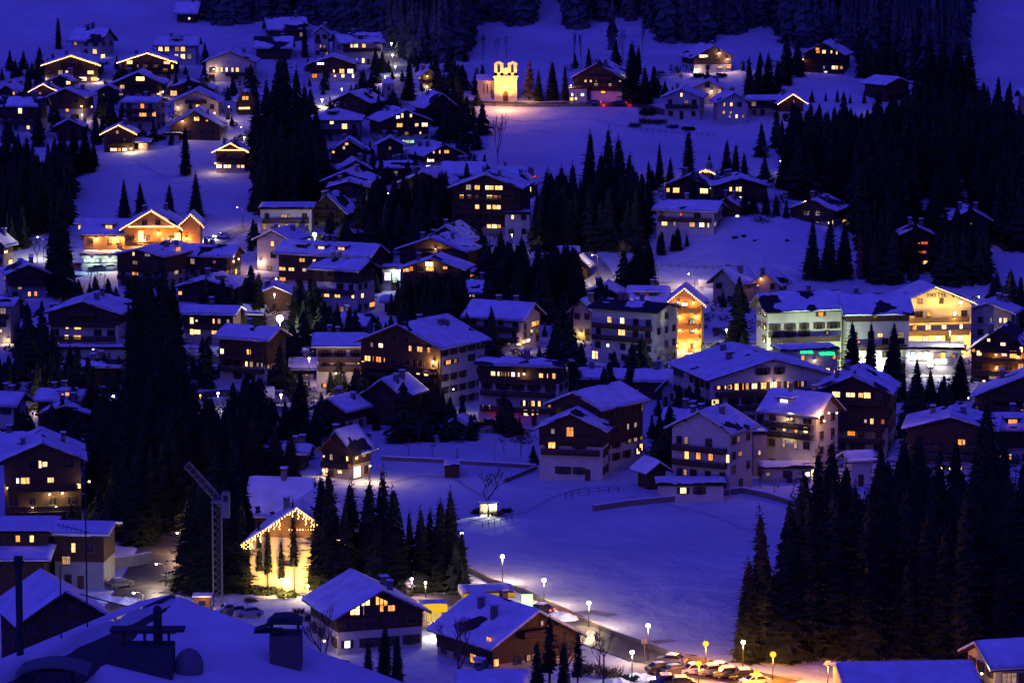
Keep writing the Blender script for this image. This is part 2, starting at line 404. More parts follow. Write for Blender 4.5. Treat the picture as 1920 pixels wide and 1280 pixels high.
STY = {'w': (WHITE, None), 'c': (CREAM, None), 't': (TAN, None), 'g': (GREYW, None), 'd': (WOOD, WOOD),
       'm': (WHITE, WOOD), 'n': (CREAM, WOOD), 'b': (TAN, WOOD), 'o': (CREAM, WOODL), 'k': (GREYW, WOOD)}
_seed = [0]
HOUSES = {}
FOOT = []
LITPX = []
def H(name, label, u0, u1, vb, ve, vr, typ='G', yaw=0, sty='m', lit='', split=.5, r=1.05, bal='auto', chim=1, string='',
      dorm='', y=None, snow=.78, ov=1.1, lamps=(), cat=None, group=None, shut=None, dark=True, icicle=False, key=None, clad='all', kmin=.16, kmax=.95, rfree=None):
    _seed[0] += 1; seed = _seed[0]; rn = random.Random(seed)
    G0 = ground((u0+u1)/2, vb) if y is None else at_y((u0+u1)/2, vb, y)
    px = F / (G0.y * CP + (CAMZ - G0.z) * SP)
    c, s = math.cos(R(yaw)), abs(math.sin(R(yaw)))
    tot = (u1-u0) / px
    w = (tot - 2*ov*(c+s)) / (c + r*s); w = max(w, 2.0); d = r*w
    if yaw == 0: d = min(max(d, 7), 16)
    if typ == 'S' and rfree is None and yaw == 0: d = min(d, 11)
    if rfree: d = rfree
    off = ((d+ov)*s + ov*c) * px
    uc = (u1 - off) if yaw >= 0 else (u0 + off)
    N = ground(uc, vb) if y is None else at_y(uc, vb, y)
    if y is not None: N.z = hgt(N.x, N.y)
    rz = -R(yaw); cr, sr = math.cos(rz), math.sin(rz)
    lx = w/2 if yaw >= 0 else -w/2
    loc = Vector((N.x - (cr*lx + sr*d/2), N.y - (sr*lx - cr*d/2), N.z))
    def wp(x, yy): return (loc.x + cr*x - sr*yy, loc.y + sr*x + cr*yy)
    zl = lambda x, yy, v: z_at(*wp(x, yy), v) - loc.z
    ax = 'y' if typ == 'G' else 'x'
    if typ in ('G',):
        ze = zl(lx, -d/2, ve); zr = zl(0, -d/2-ov, vr); half = w/2
    else:
        ze = zl(lx, -d/2-ov, ve); zr = zl(0, 0, vr); half = d/2
    ze = max(ze, 2.2)
    k = (zr-ze)/(half+ov)
    if typ != 'F': k = min(kmax, max(kmin, k))
    zr = ze + k*(half+ov)
    T = .24
    zw = zr - k*half - T                         # wall head under the roof
    if typ == 'F': zr = ze; zw = ze - .3
    root = thing(name, label, cat or name.split('_')[-1], loc, rz, group)
    FOOT.append((loc.x, loc.y, max(w, d)*.72 + 1.5))
    wm, um = STY[sty]
    # walls
    L0, L1 = (-d/2, d/2) if ax == 'y' else (-w/2, w/2)
    b = MB()
    if typ in ('G', 'S'): poly = [(-half, -4), (half, -4), (half, zw), (0, zr-T), (-half, zw)]
    else: poly = [(-half, -4), (half, -4), (half, zw), (-half, zw)]
    b.prism(poly, ax, L0, L1); b.build('wall', wm, root)
    zs = zw * split
    if um and um is not wm:
        e = .07; b = MB()
        pl = [(-half-e, zs), (half+e, zs), (half+e, zw-k*e if typ != 'F' else zw), (0, zr-T), (-half-e, zw-k*e if typ != 'F' else zw)]
        if typ in ('F', 'P'): pl = [pl[0], pl[1], pl[2], pl[4]]
        elif split > 1: hw_ = (zr-T-zs)/k; pl = [(-hw_, zs), (hw_, zs), (0, zr-T)]
        b.prism(pl, ax, L0-e, L1+e if clad == 'all' else L0+.3); b.build('wood_cladding', um, root)
    # roof
    A0, A1 = L0-ov, L1+ov
    rb, sb = MB(), MB()
    if typ in ('G', 'S'):
        for sg in (-1, 1):
            if ax == 'y': Pf = lambda a, t, sg=sg: (sg*t, a, zr - k*t)
            else: Pf = lambda a, t, sg=sg: (a, sg*t, zr - k*t)
            B1 = half+ov
            p = [Pf(A0,0),Pf(A1,0),Pf(A1,B1),Pf(A0,B1)]; dn = [(x,y_,z-T) for x,y_,z in p]
            top = p if ((ax=='y') == (sg<0)) else p[::-1]
            rb.face(p, 0); rb.face(dn[::-1], 1)
            for i in range(4): j = (i+1)%4; rb.face([p[i], dn[i], dn[j], p[j]], 1)
            slope(sb, Pf, A0, A1, .0, B1, snow, seed + sg*.31)
        if G0.y < 1000:
            for tt in (0.02, .5, .98):
                for sg in ((-1, 1) if tt > .1 else (1,)):
                    t = half*tt; z1 = zr - k*t - T - .002
                    if ax == 'y': rb.box(sg*t-.11, sg*t+.11, A0+.15, L0-.0, z1-.26, z1, 1)
                    else: rb.box(L1, A1-.15, sg*t-.11, sg*t+.11, z1-.26, z1, 1)
    elif typ == 'P':                              # hipped
        hx, hy = w/2+ov, d/2+ov; rl = max(.3, hx - hy) if hx > hy else 0
        ry = max(0, hy - hx)
        zr = ze + k*min(hx, hy)
        E = [(-hx,-hy,ze),(hx,-hy,ze),(hx,hy,ze),(-hx,hy,ze)]; r0, r1 = (-rl,-ry,zr), (rl,ry,zr)
        if ry > 0: r0, r1 = (0,-ry,zr), (0,ry,zr)
        fs = [[E[0],E[1],r1,r0],[E[1],E[2],r1],[E[2],E[3],r0,r1],[E[3],E[0],r0]] if ry == 0 else [[E[0],E[1],r0],[E[1],E[2],r1,r0],[E[2],E[3],r1],[E[3],E[0],r0,r1]]
        for f in fs: rb.face(f, 0); sb.face([(x*.985,y_*.985,z+.3) for x,y_,z in f], 0)
        for i in range(4): j=(i+1)%4; rb.face([E[i],(E[i][0],E[i][1],ze-T),(E[j][0],E[j][1],ze-T),E[j]],1); q=[(x*.985,y_*.985,z) for x,y_,z in (E[i],E[j])]; sb.face([q[0],q[1],(q[1][0],q[1][1],ze+.3),(q[0][0],q[0][1],ze+.3)],0)
        rb.face([(x,y_,ze-T) for x,y_,z in E][::-1],1)
    else:
        rb.box(-w/2-ov, w/2+ov, -d/2-ov, d/2+ov, ze-.3, ze, 1)
        slope(sb, lambda a, t: (a, t, ze), -w/2-ov, w/2+ov, -d/2-ov, d/2+ov, max(snow, .9), seed)
    roof = rb.build('roof', [SHING, WOOD], root)
    if sb.f: sb.build('snow_cover', SNOWR, roof, smooth=True)
    # roof height helper
    def rh(x, yy):
        if typ == 'G': return zr - k*abs(x)
        if typ == 'S': return zr - k*abs(yy)
        if typ == 'P': return min(zr, ze + k*min(w/2+ov-abs(x), d/2+ov-abs(yy)))
        return ze
    if chim == 1 and typ != 'F' and G0.y < 1000: chim = rn.choice((1, 2, 2, 3))
    for i in range(chim):
        cx = rn.uniform(-.3, .3)*w if typ != 'G' else rn.choice((-1, 1))*rn.uniform(.12, .3)*w
        cy = rn.uniform(-.3, .3)*d if typ == 'G' else rn.uniform(-.05, .12)*d
        zb = rh(cx, cy); cw = rn.uniform(.35, .5); ch = rn.uniform(.9, 1.5) + k*.5
        b = MB(); b.box(cx-cw, cx+cw, cy-cw, cy+cw, zb-.8, zb+ch, 0)
        for sx in (-1, 1):
            for sy in (-1, 1): b.box(cx+sx*cw*.8-.07, cx+sx*cw*.8+.07, cy+sy*cw*.8-.07, cy+sy*cw*.8+.07, zb+ch, zb+ch+.3, 0)
        b.box(cx-cw-.15, cx+cw+.15, cy-cw-.15, cy+cw+.15, zb+ch+.3, zb+ch+.4, 0)
        b.box(cx-cw-.1, cx+cw+.1, cy-cw-.1, cy+cw+.1, zb+ch+.401, zb+ch+.56, 1)
        b.build('chimney', [STONE, SNOWR], roof)
    # dormers on the front slope
    for tok in dorm.split():
        fx, code = (tok.split(':') + [''])[:2]; fx = float(fx)
        dw, dh = 2.6, 1.7; x0 = fx*w/2; yf = -d*.36; zb = rh(x0, yf)
        o = MB().box(x0-dw/2, x0+dw/2, yf, 0, zb-.5, zb+dh*.62).build('dormer', wm if um is None else um, root)
        q = MB(); q.box(x0-dw/2-.45, x0+dw/2+.45, yf-.5, .3, zb+dh*.62+.003, zb+dh*.62+.18, 0); q.box(x0-dw/2-.4, x0+dw/2+.4, yf-.45, .25, zb+dh*.62+.182, zb+dh*.62+.42, 1)
        q.build('dormer_roof', [SHING, SNOWR], o)
        kk = win_meshes(1.5, .7, FRAMEW); wo_ = link('window', kk[0], o, (x0, yf-.003, zb+.5)); link('pane', pane_mesh(kk, LIT[code] if code else GLASS), wo_)
    # lit windows read from the photograph
    fl, sl = [], []
    sgn = 1 if yaw >= 0 else -1
    for tok in lit.split():
        q, code = (tok.split(':') + ['y'])[:2]; n_ = [float(t) for t in q.split(',')]
        u, v = n_[0], n_[1]; LITPX.append((u, v)); ww = n_[2]/px if len(n_) > 2 else 1.2; hh = n_[3]/px if len(n_) > 3 else 1.35
        dr = ray(u, v); O = Vector((0,0,CAMZ))
        def hit(px_, py_, nx, ny):
            q0 = wp(px_, py_); nn = (cr*nx - sr*ny, sr*nx + cr*ny)
            den = dr.x*nn[0] + dr.y*nn[1]
            t = ((q0[0])*nn[0] + (q0[1])*nn[1]) / den
            P = dr*t; X, Y = P.x - loc.x, P.y - loc.y
            return (cr*X + sr*Y, -sr*X + cr*Y, CAMZ + P.z - loc.z)
        x, _, z = hit(0, -d/2, 0, -1)
        if abs(yaw) > 3 and ((yaw > 0 and x > w/2) or (yaw < 0 and x < -w/2)):
            _, y_, z = hit(sgn*w/2, 0, sgn, 0); ww = min(ww/max(s, .25), 2.5)
            sl.append([max(-d/2+ww/2, min(d/2-ww/2, y_)), z, ww, hh, code])
        else:
            ww = min(ww/c, w*.9)
            fl.append([max(-w/2+ww/2+.1, min(w/2-ww/2-.1, x)), z, ww, hh, code])
    nst = max(1, round(zw/2.8)); sh = zw/nst
    rows = [sh*(i+.57) for i in range(nst)]
    if typ == 'G' and zr-zw > 2.6: rows.append(zw + .57*2.6 - .3)
    def adapt(rows, L):
        out = []
        for z in rows:
            near = [q for q in L if abs(q[1]-z) < sh*.5]
            if near:
                zz = sum(q[1] for q in near)/len(near)
                for q in near:
                    if abs(q[1]-zz) < .9: q[1] = zz
                z = zz
            out.append(z)
        return out
    fr, srw = adapt(rows, fl), adapt(rows[:nst], sl)
    if typ == 'G':                               # keep lit windows under the slope of the gable
        for q in fl:
            top = zr - T - k*(abs(q[0]) + q[2]/2) - .2
            if q[1] + q[3]/2 > top:
                bot = q[1] - q[3]/2; h2 = top - bot
                if h2 > .6: q[3] = h2; q[1] = bot + h2/2
                else: q[3] = min(q[3], .9); q[1] = top - q[3]/2
    elif typ in 'SPF':
        for q in fl:
            if q[1] + q[3]/2 > zw - .05: q[1] = zw - .05 - q[3]/2
    if shut is None: shut = sty in 'wcnmo' and rn.random() < .6
    e = .09 if um and um is not wm else 0.0
    detail = G0.y < 760
    def wall_at(z): return e if z > zs else 0.0
    def fits(x, z, ww, hh):
        if typ == 'G': return abs(x)+ww/2+.25 < min(w/2, (zr - T - z - hh/2)/max(k, .01))
        return abs(x)+ww/2+.2 < w/2 and z+hh/2 < zw
    for x, z, ww, hh, code in fl: add_window(root, (x, -d/2-wall_at(z)-.002, z), 0, ww, hh, code, FRAMEW, shut and detail)
    if dark:
        ncol = max(2, round(w/3.1))
        for ri, z in enumerate(fr):
            for i in range(ncol):
                x = -w/2 + w*(i+.5)/ncol + rn.uniform(-.15, .15)
                ww, hh = rn.choice((1.0, 1.2, 1.2, 1.6)), 1.3
                if rn.random() < .14 or not fits(x, z, ww+(1.3 if shut else 0), hh) or z < .6: continue
                if any(abs(x-q[0]) < (ww+q[2])/2+(.9 if shut else .35) and abs(z-q[1]) < (hh+q[3])/2+.15 for q in fl): continue
                add_window(root, (x, -d/2-wall_at(z)-.002, z), 0, ww, hh, 'd' if rn.random() < .05 else '', FRAMEW, shut and detail)
    if abs(yaw) >= 12:
        rzs = sgn*PI/2
        for yy, z, ww, hh, code in sl: add_window(root, (sgn*(w/2+(wall_at(z) if clad == 'all' else 0)+.002), yy, z), rzs, ww, hh, code, FRAMEW, shut and detail)
        ncol = max(1, round(d/3.3))
        if dark:
            for z in srw:
                for i in range(ncol):
                    yy = -d/2 + d*(i+.5)/ncol
                    if rn.random() < .15 or z < .6 or z+.7 > (zw if typ != 'S' else zw+.5): continue
                    if any(abs(yy-q[0]) < (1.1+q[2])/2+.3 and abs(z-q[1]) < 1.4 for q in sl): continue
                    add_window(root, (sgn*(w/2+(wall_at(z) if clad == 'all' else 0)+.002), yy, z), rzs, 1.1, 1.3, '', FRAMEW, shut and detail)
    # balconies
    if bal == 'auto': bl = [i for i in range(1, len(fr)) if rn.random() < (.75 if um else .4)]
    else: bl = list(bal)
    for i in bl:
        if i >= len(fr): continue
        zf = fr[i] - 1.62
        wb = w*.92 if typ != 'G' or zf+1 < zw else min(w*.92, 2*(zr-T-zf-1.9)/max(k, .01))
        if zf < 1.5 or wb < 2.5: continue
        x0, x1 = -wb/2, wb/2
        if sty == 'w' and bal == 'auto': x0, x1 = (-wb/2, -wb*.05) if rn.random() < .5 else (-wb*.1, wb/2)
        y0, y1 = -d/2-1.25, -d/2-e-.004
        b = MB(); b.box(x0, x1, y0, y1, zf-.16, zf)
        for z0_, z1_ in ((.06, .42), (.46, .8)): b.box(x0+.02, x1-.02, y0+.02, y0+.07, zf+z0_, zf+z1_)
        b.box(x0, x1, y0-.03, y0+.1, zf+.86, zf+.96)
        n_ = max(2, int((x1-x0)/1.6))
        for q in range(n_+1): xx = x0+.06+(x1-x0-.12)*q/n_; b.box(xx-.05, xx+.05, y0+.072, y0+.15, zf, zf+.858)
        for xx in (x0+.04, x1-.1): b.box(xx, xx+.06, y0+.16, y1, zf+.1, zf+.85)
        b.build('balcony', WOODL if sty == 'o' else WOOD, root)
    # ground-floor door
    dx = rn.uniform(-.3, .3)*w
    if dark and not any(abs(dx-q[0]) < 1.6 and q[1] < 2.6 for q in fl):
        MB().box(dx-.5, dx+.5, -d/2-.06, -d/2-.002, .0, 2.1).box(dx+.3, dx+.36, -d/2-.1, -d/2-.06, 1.0, 1.06).build('door', SHUT, root)
    # strings of lights along the verge
    if string:
        bm_ = BEADR if 'p' in string else BEAD
        rr = .085 if px > 8 else .11
        b = MB()
        if typ == 'G':
            Lv = half+ov-.1
            n_ = int(Lv/.42)
            for sg in (-1, 1):
                for i in range(n_+1):
                    t = Lv*i/n_
                    b.octa((sg*t, A0-.12, zr - k*t - .2), rr)
                    if icicle:
                        for q in range(rn.randint(0, 5)): b.octa((sg*t+rn.uniform(-.15, .15), A0-.12, zr-k*t-.45-.28*q), .075)
        if 'h' in string or 'H' in string:
            zz = zw + .1; wb = w*.42 if 'h' in string else w*.46
            n_ = int(2*wb/.45)
            for i in range(n_+1): b.octa((-wb+2*wb*i/n_, -d/2-.25-e, zz), rr)
        b.build('string_lights', bm_, root)
    # lamps fixed to the front wall
    for lm in lamps:
        u, v, pw, col = lm; LITPX.append((u, v))
        q0 = wp(0, -d/2); nn = (sr, -cr); dr = ray(u, v)
        t = (q0[0]*nn[0] + q0[1]*nn[1])/(dr.x*nn[0] + dr.y*nn[1]); P = dr*t
        X, Y = P.x-loc.x, P.y-loc.y; x = cr*X + sr*Y; z = CAMZ+P.z-loc.z
        yy = -d/2 - .55
        ex = 1.0 if -w/2-ov < x < w/2+ov else 0
        b = MB(); b.tube((x, -d/2-.05, z+.1), (x, yy, z+.2), .04, n=5); b.tube((x, yy, z+.12), (x, yy, z+.24), .2, .06, n=8)
        f = b.build('wall_lamp', BLACK, root)
        MB().ball((x, yy, z), .16, rings=5, seg=8).build('bulb', glow('lamp_bulb_%.2f_%.2f' % (col[1], col[2]), col, 24.0, sample='NONE'), f, True)
        point_light(root, (x, yy-.25, z-.1), pw*1.5, col)
    if key: HOUSES[key] = dict(root=root, w=w, d=d, zw=zw, zr=zr, ze=ze, k=k, loc=loc, rz=rz, px=px, wp=wp)
    return root
WARM = (1.0, .66, .30); ORNG = (1.0, .45, .10); COOL = (.85, .95, .9); PINK = (1.0, .62, .45)

# ------------------------------------------------------------------ houses, far rows first
# upper left slope
H('house','white three storey house below the snow meadow, beside the round fir',122,218,110,79,54,'S',24,'w','178,97 189,107',snow=.55,chim=2,r=.8)
H('chalet','wide chalet with glowing eaves line, left one of the upper pair',78,190,155,122,104,'G',0,'b','128,136,10,6 170,136,12,6 155,148,14,7:w 180,149,12,8 140,146,10,6',string='y',split=.3,lamps=[(184,148,260,WARM),(90,147,160,WARM)],key='c2')
H('chalet','wide chalet with glowing eaves line, right one of the upper pair',220,333,152,117,99,'G',0,'b','243,117,10,6 313,117,12,6:o 259,130,4,6 272,130,7,6 292,131,7,6:o 310,132,9,5:o 294,145,5,6 333,122,4,8',string='y',split=.35)
H('house','white house with a dormer and two rows of lit windows under the meadow',287,374,122,87,70,'S',0,'w','301,92 313,92 332,92:d 343,92 331,107,6,9 343,106 355,106:d',dorm='0:',chim=1,bal=[])
H('chalet','pale gabled house with four small lit windows and a wall lamp beside dark firs',380,482,155,117,97,'G',0,'w','416,131,4,7 425,131,4,7 436,131,4,7 445,131,5,7',lamps=[(401,130,260,WARM)],chim=1)
H('chalet','dark chalet with a bright window high in its gable',208,310,184,158,136,'G',0,'m','263,147,16,10 229,163,8,7 297,175,5,5',split=.45,lamps=[(209,173,120,WARM),(306,172,80,WARM)])
H('chalet','low dark chalet with one bright ground floor window beside the cream house',312,402,184,168,151,'G',0,'k','325,175,12,9',snow=.5)
H('house','cream gabled house with a white front above the lamp lit lane',320,416,222,192,170,'G',0,'c','371,200,6,7 338,213,8,8:d 402,213,4,5',lamps=[(334,201,60,WARM)],bal=[2],key='cream')
H('chalet','dark gabled chalet with a bright wall lamp and a tall lit gable window',312,420,264,239,208,'G',0,'d','369,222,9,7 370,228,7,9:d 388,219,4,3:o',lamps=[(343,227,330,WARM)])
H('house','flat roofed cream block with stacked balconies and red curtained windows',224,312,247,193,183,'S',14,'t','267,199,7,8:o 268,214,13,9 292,214,6,8:o',r=.8,bal=[0,1,2],ov=.8)
H('chalet','brown chalet with a slanted snowy roof and a wall lamp, behind the firs',84,176,228,183,166,'G',10,'k','126,206,5,6:o 165,205,5,5:o',lamps=[(173,200,260,WARM),(154,199,60,WARM),(155,215,60,WARM)])
H('chalet','small chalet with a beaded line of lights along its gable',54,110,188,171,157,'G',0,'d','75,175,4,4:d',string='p')
H('chalet','dark chalet with a lit gable window behind the beaded gable',88,152,172,152,141,'G',15,'d','126,155,4,6 131,156,4,5 146,165,5,6:o',snow=.6)
H('chalet','dark chalet with one orange window at the left picture edge',-12,52,190,175,160,'G',20,'d','26,170,4,6:o 34,173,3,5')
H('house','long low dark building with one arched lit window',-10,92,248,201,182,'S',8,'k','38,208,6,9 53,239,5,7 ',snow=.6,r=.45)
H('chalet','small chalet with scattered gable bulbs and a bright terrace under it',188,258,285,251,234,'G',0,'d','220,248,4,6:d 234,263,4,5:d 213,280,12,5:w 224,281,6,5:o 234,281,8,5:w',string='y',lamps=[(246,278,330,(1,.8,.3))])
H('garage','low lean-to with a glowing eave beside the bulb strung chalet',252,284,282,268,261,'S',0,'c','267,267,18,3:y',bal=[],chim=0,dark=False,lamps=[(264,271,120,WARM)])
H('chalet','small golden chalet with two bright bead lines on the snow slope',398,467,324,284,268,'G',0,'b','408,309,9,8:w 423,311,6,9:w 430,311,6,9 447,311,5,9 455,311,6,9',string='h',split=.35,bal=[1],lamps=[(404,306,200,WARM)],key='gold_small')
H('chalet','dark chalet half hidden by firs with a lit balcony strip',432,486,216,191,168,'G',-12,'d','458,203,20,4 460,184,12,6:o',snow=.5)
H('hut','snow roofed hut among the firs on the top edge of the meadow',324,380,44,27,6,'S',10,'d','355,35,4,4:w 371,35,5,5:w',chim=1,bal=[])
H('shed','little white shed with a flat snow roof below the cream house',304,342,266,252,248,'F',0,'w','',chim=0,bal=[])
# top centre
H('barn','long snow patched roof at the dark wood edge',486,580,80,57,34,'S',-10,'d','',snow=.62,bal=[])
H('barn','low dark barn with a snowy roof under the wood, left of the pointed fir',474,550,112,92,70,'S',0,'d','',snow=.6,bal=[])
H('house','narrow pale gabled house behind the pointed fir',583,622,112,66,50,'G',0,'w','601,87,3,5:d 608,87,4,5:d 631,99,4,9:d')
H('house','large white corner house with orange lit top floor near the lamp lit lane',612,724,124,82,62,'S',-14,'w','659,86,4,6 665,86,4,6 669,86,4,6 682,86,6,8:o 669,114,3,7:t 681,114,5,9',chim=1,dorm='0:',bal=[1,2],snow=.6)
H('chalet','broad dark chalet with a curl of bulbs and several lit windows',574,672,154,122,106,'G',0,'m','590,143,9,7:o 626,130,3,5 628,139,4,4 641,136,9,8 643,144,5,6 657,135,10,8:w 662,144,4,8:w 601,117,12,4:w',split=.5)
H('chalet','plain dark gable with a snowy right roof above the ochre lamp',614,724,220,194,173,'G',18,'d','',chim=1)
H('house','small dark house between two firs with a yellow wall lamp',776,820,168,143,130,'G',-20,'k','787,145,6,6:d',lamps=[(800,143,150,(1,.75,.2)),(800,162,120,WARM)])
H('barn','dark gable with a long snowy left roof beside the hedge',768,862,228,203,175,'G',-22,'d','')
H('house','villa with a rounded dormer and a hipped snowy roof',578,682,265,226,203,'P',0,'g','622,221,7,8 646,237,9,9 ',chim=1,dorm='-.15:')
H('guesthouse','big white and dark wood guesthouse with a green lit ground floor',682,812,278,228,207,'G',-16,'m','746,216,7,9:w 754,215,4,9 770,217,4,8 749,234,10,7:o 781,234,6,6 796,235,10,7 762,250,6,5:d 788,249,3,4 731,266,8,7:g 736,266,16,7:g 752,266,10,6:t 763,266,10,6:g 772,266,8,5:g',split=.48,bal=[2,3])
H('house','tall dark house with small lit windows, its gable facing the downhill firs',614,692,328,286,262,'G',0,'k','634,311,3,7:o 657,310,3,8 645,277,4,5:d 625,259,4,4 650,258,6,4:o',snow=.6)
H('chalet','chalet with a long snowy left roof and a bright loggia below the big guesthouse',754,874,312,292,270,'G',-26,'b','813,285,3,4 824,285,3,5 837,285,9,6:o 807,299,12,8:w 802,313,8,5:w',split=.4,snow=.9)
H('shed','low dark shed roof in the snow left of the loggia chalet',704,782,338,316,303,'S',0,'d','',chim=1,bal=[])
H('shed','broad low snow roof at the foot of the church slope',818,922,352,330,305,'S',12,'d','843,311,4,3:w',chim=2,snow=.8,bal=[])
# top right
H('chalet','big dark chalet with white ground floor right of the church',1066,1194,190,149,119,'G',12,'m','1098,146,4,5 1108,147,4,5 1118,147,3,5:d 1118,160,6,6:w 1144,160,5,5:w 1170,141,4,5:w 1163,151,4,3:d 1131,172,8,5:o',split=.42,snow=.6)
H('annex','white annex with cold lit windows between lamp and dark chalet',1066,1102,190,165,160,'F',0,'w','1073,172,3,5:w 1080,173,3,5:d 1092,173,6,5:t 1070,186,6,5 1080,185,4,5',chim=0,bal=[],ov=.3)
H('chalet','chalet alone on the upper snowfield with bright lamps around it',1274,1380,139,109,86,'G',-14,'m','1318,106,14,5 1325,105,4,4:w 1368,124,8,5 1350,127,8,4',split=.55,lamps=[(1348,100,300,PINK),(1363,111,400,PINK),(1305,131,330,PINK)],snow=.7)
H('house','white house with stacked balconies at the foot of the upper snowfield',1238,1332,226,183,166,'G',10,'w','1278,178,4,7 1287,191,6,5:d',bal=[1,2])
H('house','cream house with a lamp under its snowy gable, behind the white one',1288,1376,196,170,151,'G',8,'c','1335,171,3,3',lamps=[(1334,171,60,WARM)],bal=[])
H('house','small white gabled house with six lit windows',1332,1408,234,192,174,'G',-10,'w','1358,196,3,6 1371,196,4,6 1357,211,4,5 1370,211,4,5:d 1381,223,4,6 1368,223,3,5:d 1393,224,4,5:d',bal=[])
H('garage','long low building with a flat snow roof between two gabled houses',1398,1464,218,189,180,'S',0,'b','',chim=0,bal=[],snow=.95)
H('chalet','white chalet with a red gold bulb line on its gable at the wood edge',1444,1515,228,194,176,'G',-12,'m','1487,191,4,5:d',string='p',split=.5,bal=[2])
H('chalet','dark chalet with a few warm windows under the upper right wood',1500,1608,140,104,80,'G',14,'d','1533,89,6,5:o 1534,100,6,5:o 1545,100,6,6:y 1559,99,3,5 1569,99,3,5 1563,125,6,6 1569,125,4,6:o 1578,125,5,5:d 1545,124,3,5:d 1548,135,6,3:t 1590,136,20,3:d',lamps=[(1506,111,60,ORNG)])
H('barn','unlit barn with a long white left roof at the right wood',1616,1716,192,159,146,'G',-36,'d','',snow=.96,chim=0)
H('house','tall pale house corner at the right picture edge',1905,1960,230,182,168,'S',-10,'c','1912,190,3,10:d',chim=0)
H('hut','snowy roof patch of a hut inside the right wood',1866,1906,262,240,229,'S',0,'d','',chim=0,bal=[],snow=.7)
# second row left
H('house','cream gabled house at the left edge with a lit lower window',-40,30,500,462,441,'G',18,'b','7,473,5,5 19,491,5,7',snow=.9,split=.55)
H('house','long unlit wing with a snow roof left of the golden hotel',140,170,450,420,412,'S',0,'g','137,426,5,7 159,426,3,3',chim=0,bal=[])
H('chalet','dark gabled chalet with two rows of warm windows at the left edge',-10,96,562,514,496,'G',-14,'k','10,520,14,8:o 11,540,14,7:d 37,539,6,6:d 55,557,5,8 67,557,5,8:o',bal=[1,2],snow=.8)
H('house','grey house at the left edge with a wall lamp over its door',-50,40,645,574,558,'S',8,'g','2,620,4,5 16,637,6,6',lamps=[(16,637,200,WARM)],chim=2)
H('guesthouse','wide white and wood chalet with lit windows, left of the tall spruces',80,248,664,588,565,'G',6,'m','126,612,6,9 146,612,12,10 125,633,7,10 145,634,13,11',split=.7,bal=[1,2,3],chim=2,key='guest_l')
H('house','dark apartment house with a snowy roof in front of the golden hotel',206,372,545,481,467,'G',24,'k','251,472,4,8 277,473,10,5:d 254,492,9,7:d 254,511,11,9:o 333,468,7,9:o 330,509,6,9:d',r=1.4,snow=.85,bal=[1,2],rfree=17)
H('house','white house with snowy long roof and a lamp on its right corner',338,458,530,483,460,'S',14,'k','402,491,4,5:d 442,509,3,9 427,511,5,8:d',dorm='-.2:',r=.7,lamps=[(449,485,240,PINK)],bal=[1])
H('chalet','low wide dark gable with a snowy right side and one lit window',322,468,570,541,524,'G',12,'d','331,549,6,7 ',snow=.7)
H('house','dark house with two snow roofs and six warm windows',334,458,648,591,574,'S',10,'b','360,600,6,12 369,601,4,4:w 401,602,3,9 411,602,5,9:d 428,602,5,7:d 360,622,6,10 370,622,11,9 402,623,10,7 412,623,5,6',bal=[1],snow=.95,r=.6)
H('house','snow roofed house with warm lower windows at the edge of the spruces',396,545,724,640,612,'S',26,'m','417,658,6,10 467,659,6,9 471,660,4,9:o 463,689,5,9 472,688,6,9:d 484,688,4,8:d 492,687,4,8:d 501,687,4,8:d',r=.7,snow=.97,split=.45,bal=[1,2])
# second row centre
H('chalet','upper dark gable of the pair, left of the unlit firs',598,712,385,342,321,'G',10,'d','',snow=.8)
H('chalet','lower dark gable of the pair with a lit balcony window',612,694,402,351,340,'G',0,'m','639,371,10,6:o 651,372,5,9:y 651,388,3,4',split=.6,bal=[1])
H('house','pale flat roofed house with a terrace below the pair of gables',485,588,440,391,388,'F',0,'w','533,404,10,6:d 542,405,4,6:d 496,424,8,10:d 522,425,3,6:w 540,425,9,7:o 555,425,5,6:d',chim=0,bal=[1],ov=.5)
H('chalet','grey chalet with a steep right roof beside the flat roofed house',572,672,428,402,364,'G',14,'k','',snow=.5,chim=1)
H('hotel','tall dark wooden hotel with five storeys and a lit window column',838,1004,444,354,327,'G',10,'b','895,351,9,8:o 914,352,7,8:y 922,352,8,8:y 932,352,7,8:y 939,352,6,8:y 866,369,8,8:o 880,369,7,7:d 894,370,6,8:d 918,369,10,8:y 929,370,6,6:o 937,370,5,6:d 895,388,8,7:o 917,388,7,7 927,388,6,7:o 935,388,7,8 953,407,11,9 917,424,7,8:y 927,424,9,8 936,424,6,6',split=.2,bal=[1,2,3,4],chim=2,r=.9)
H('annex','white annex with dark windows on the right flank of the tall dark hotel',944,996,446,400,396,'F',0,'w','961,407,4,8',chim=0,bal=[],ov=.4)
H('house','white gabled house with one orange window left of the long snow roof',470,582,512,452,432,'G',20,'w','511,457,6,10:o 505,502,8,6:d',r=1.2,bal=[],lamps=[(489,490,260,PINK)])
H('apartment_house','long dark house with a wide snow roof and two lit dormers',508,730,545,484,455,'S',22,'b','529,505,12,7 547,505,11,7 567,487,10,6:o 590,489,6,5 571,503,8,6:d 530,523,12,7:o',dorm='-.55: -.1:y .35:o',chim=2,split=.2,r=.4,snow=.93)
H('house','white house with two bright shuttered windows and a big snow roof',574,712,594,510,486,'S',26,'m','613,553,9,10 633,553,10,10 662,553,5,9 679,554,4,9 700,570,10,8:o',r=.75,snow=.95,split=.72,bal=[2],shut=True,chim=2,kmax=.7)
H('chalet','rear chalet with a broad snowy gable roof near the firs',786,910,482,454,424,'G',16,'d','873,443,9,4:d',snow=.75,chim=1)
H('chalet','front chalet with a bright lamp on its dark gable',738,908,520,472,446,'G',18,'d','',lamps=[(818,467,420,WARM)],snow=.8,r=.7)
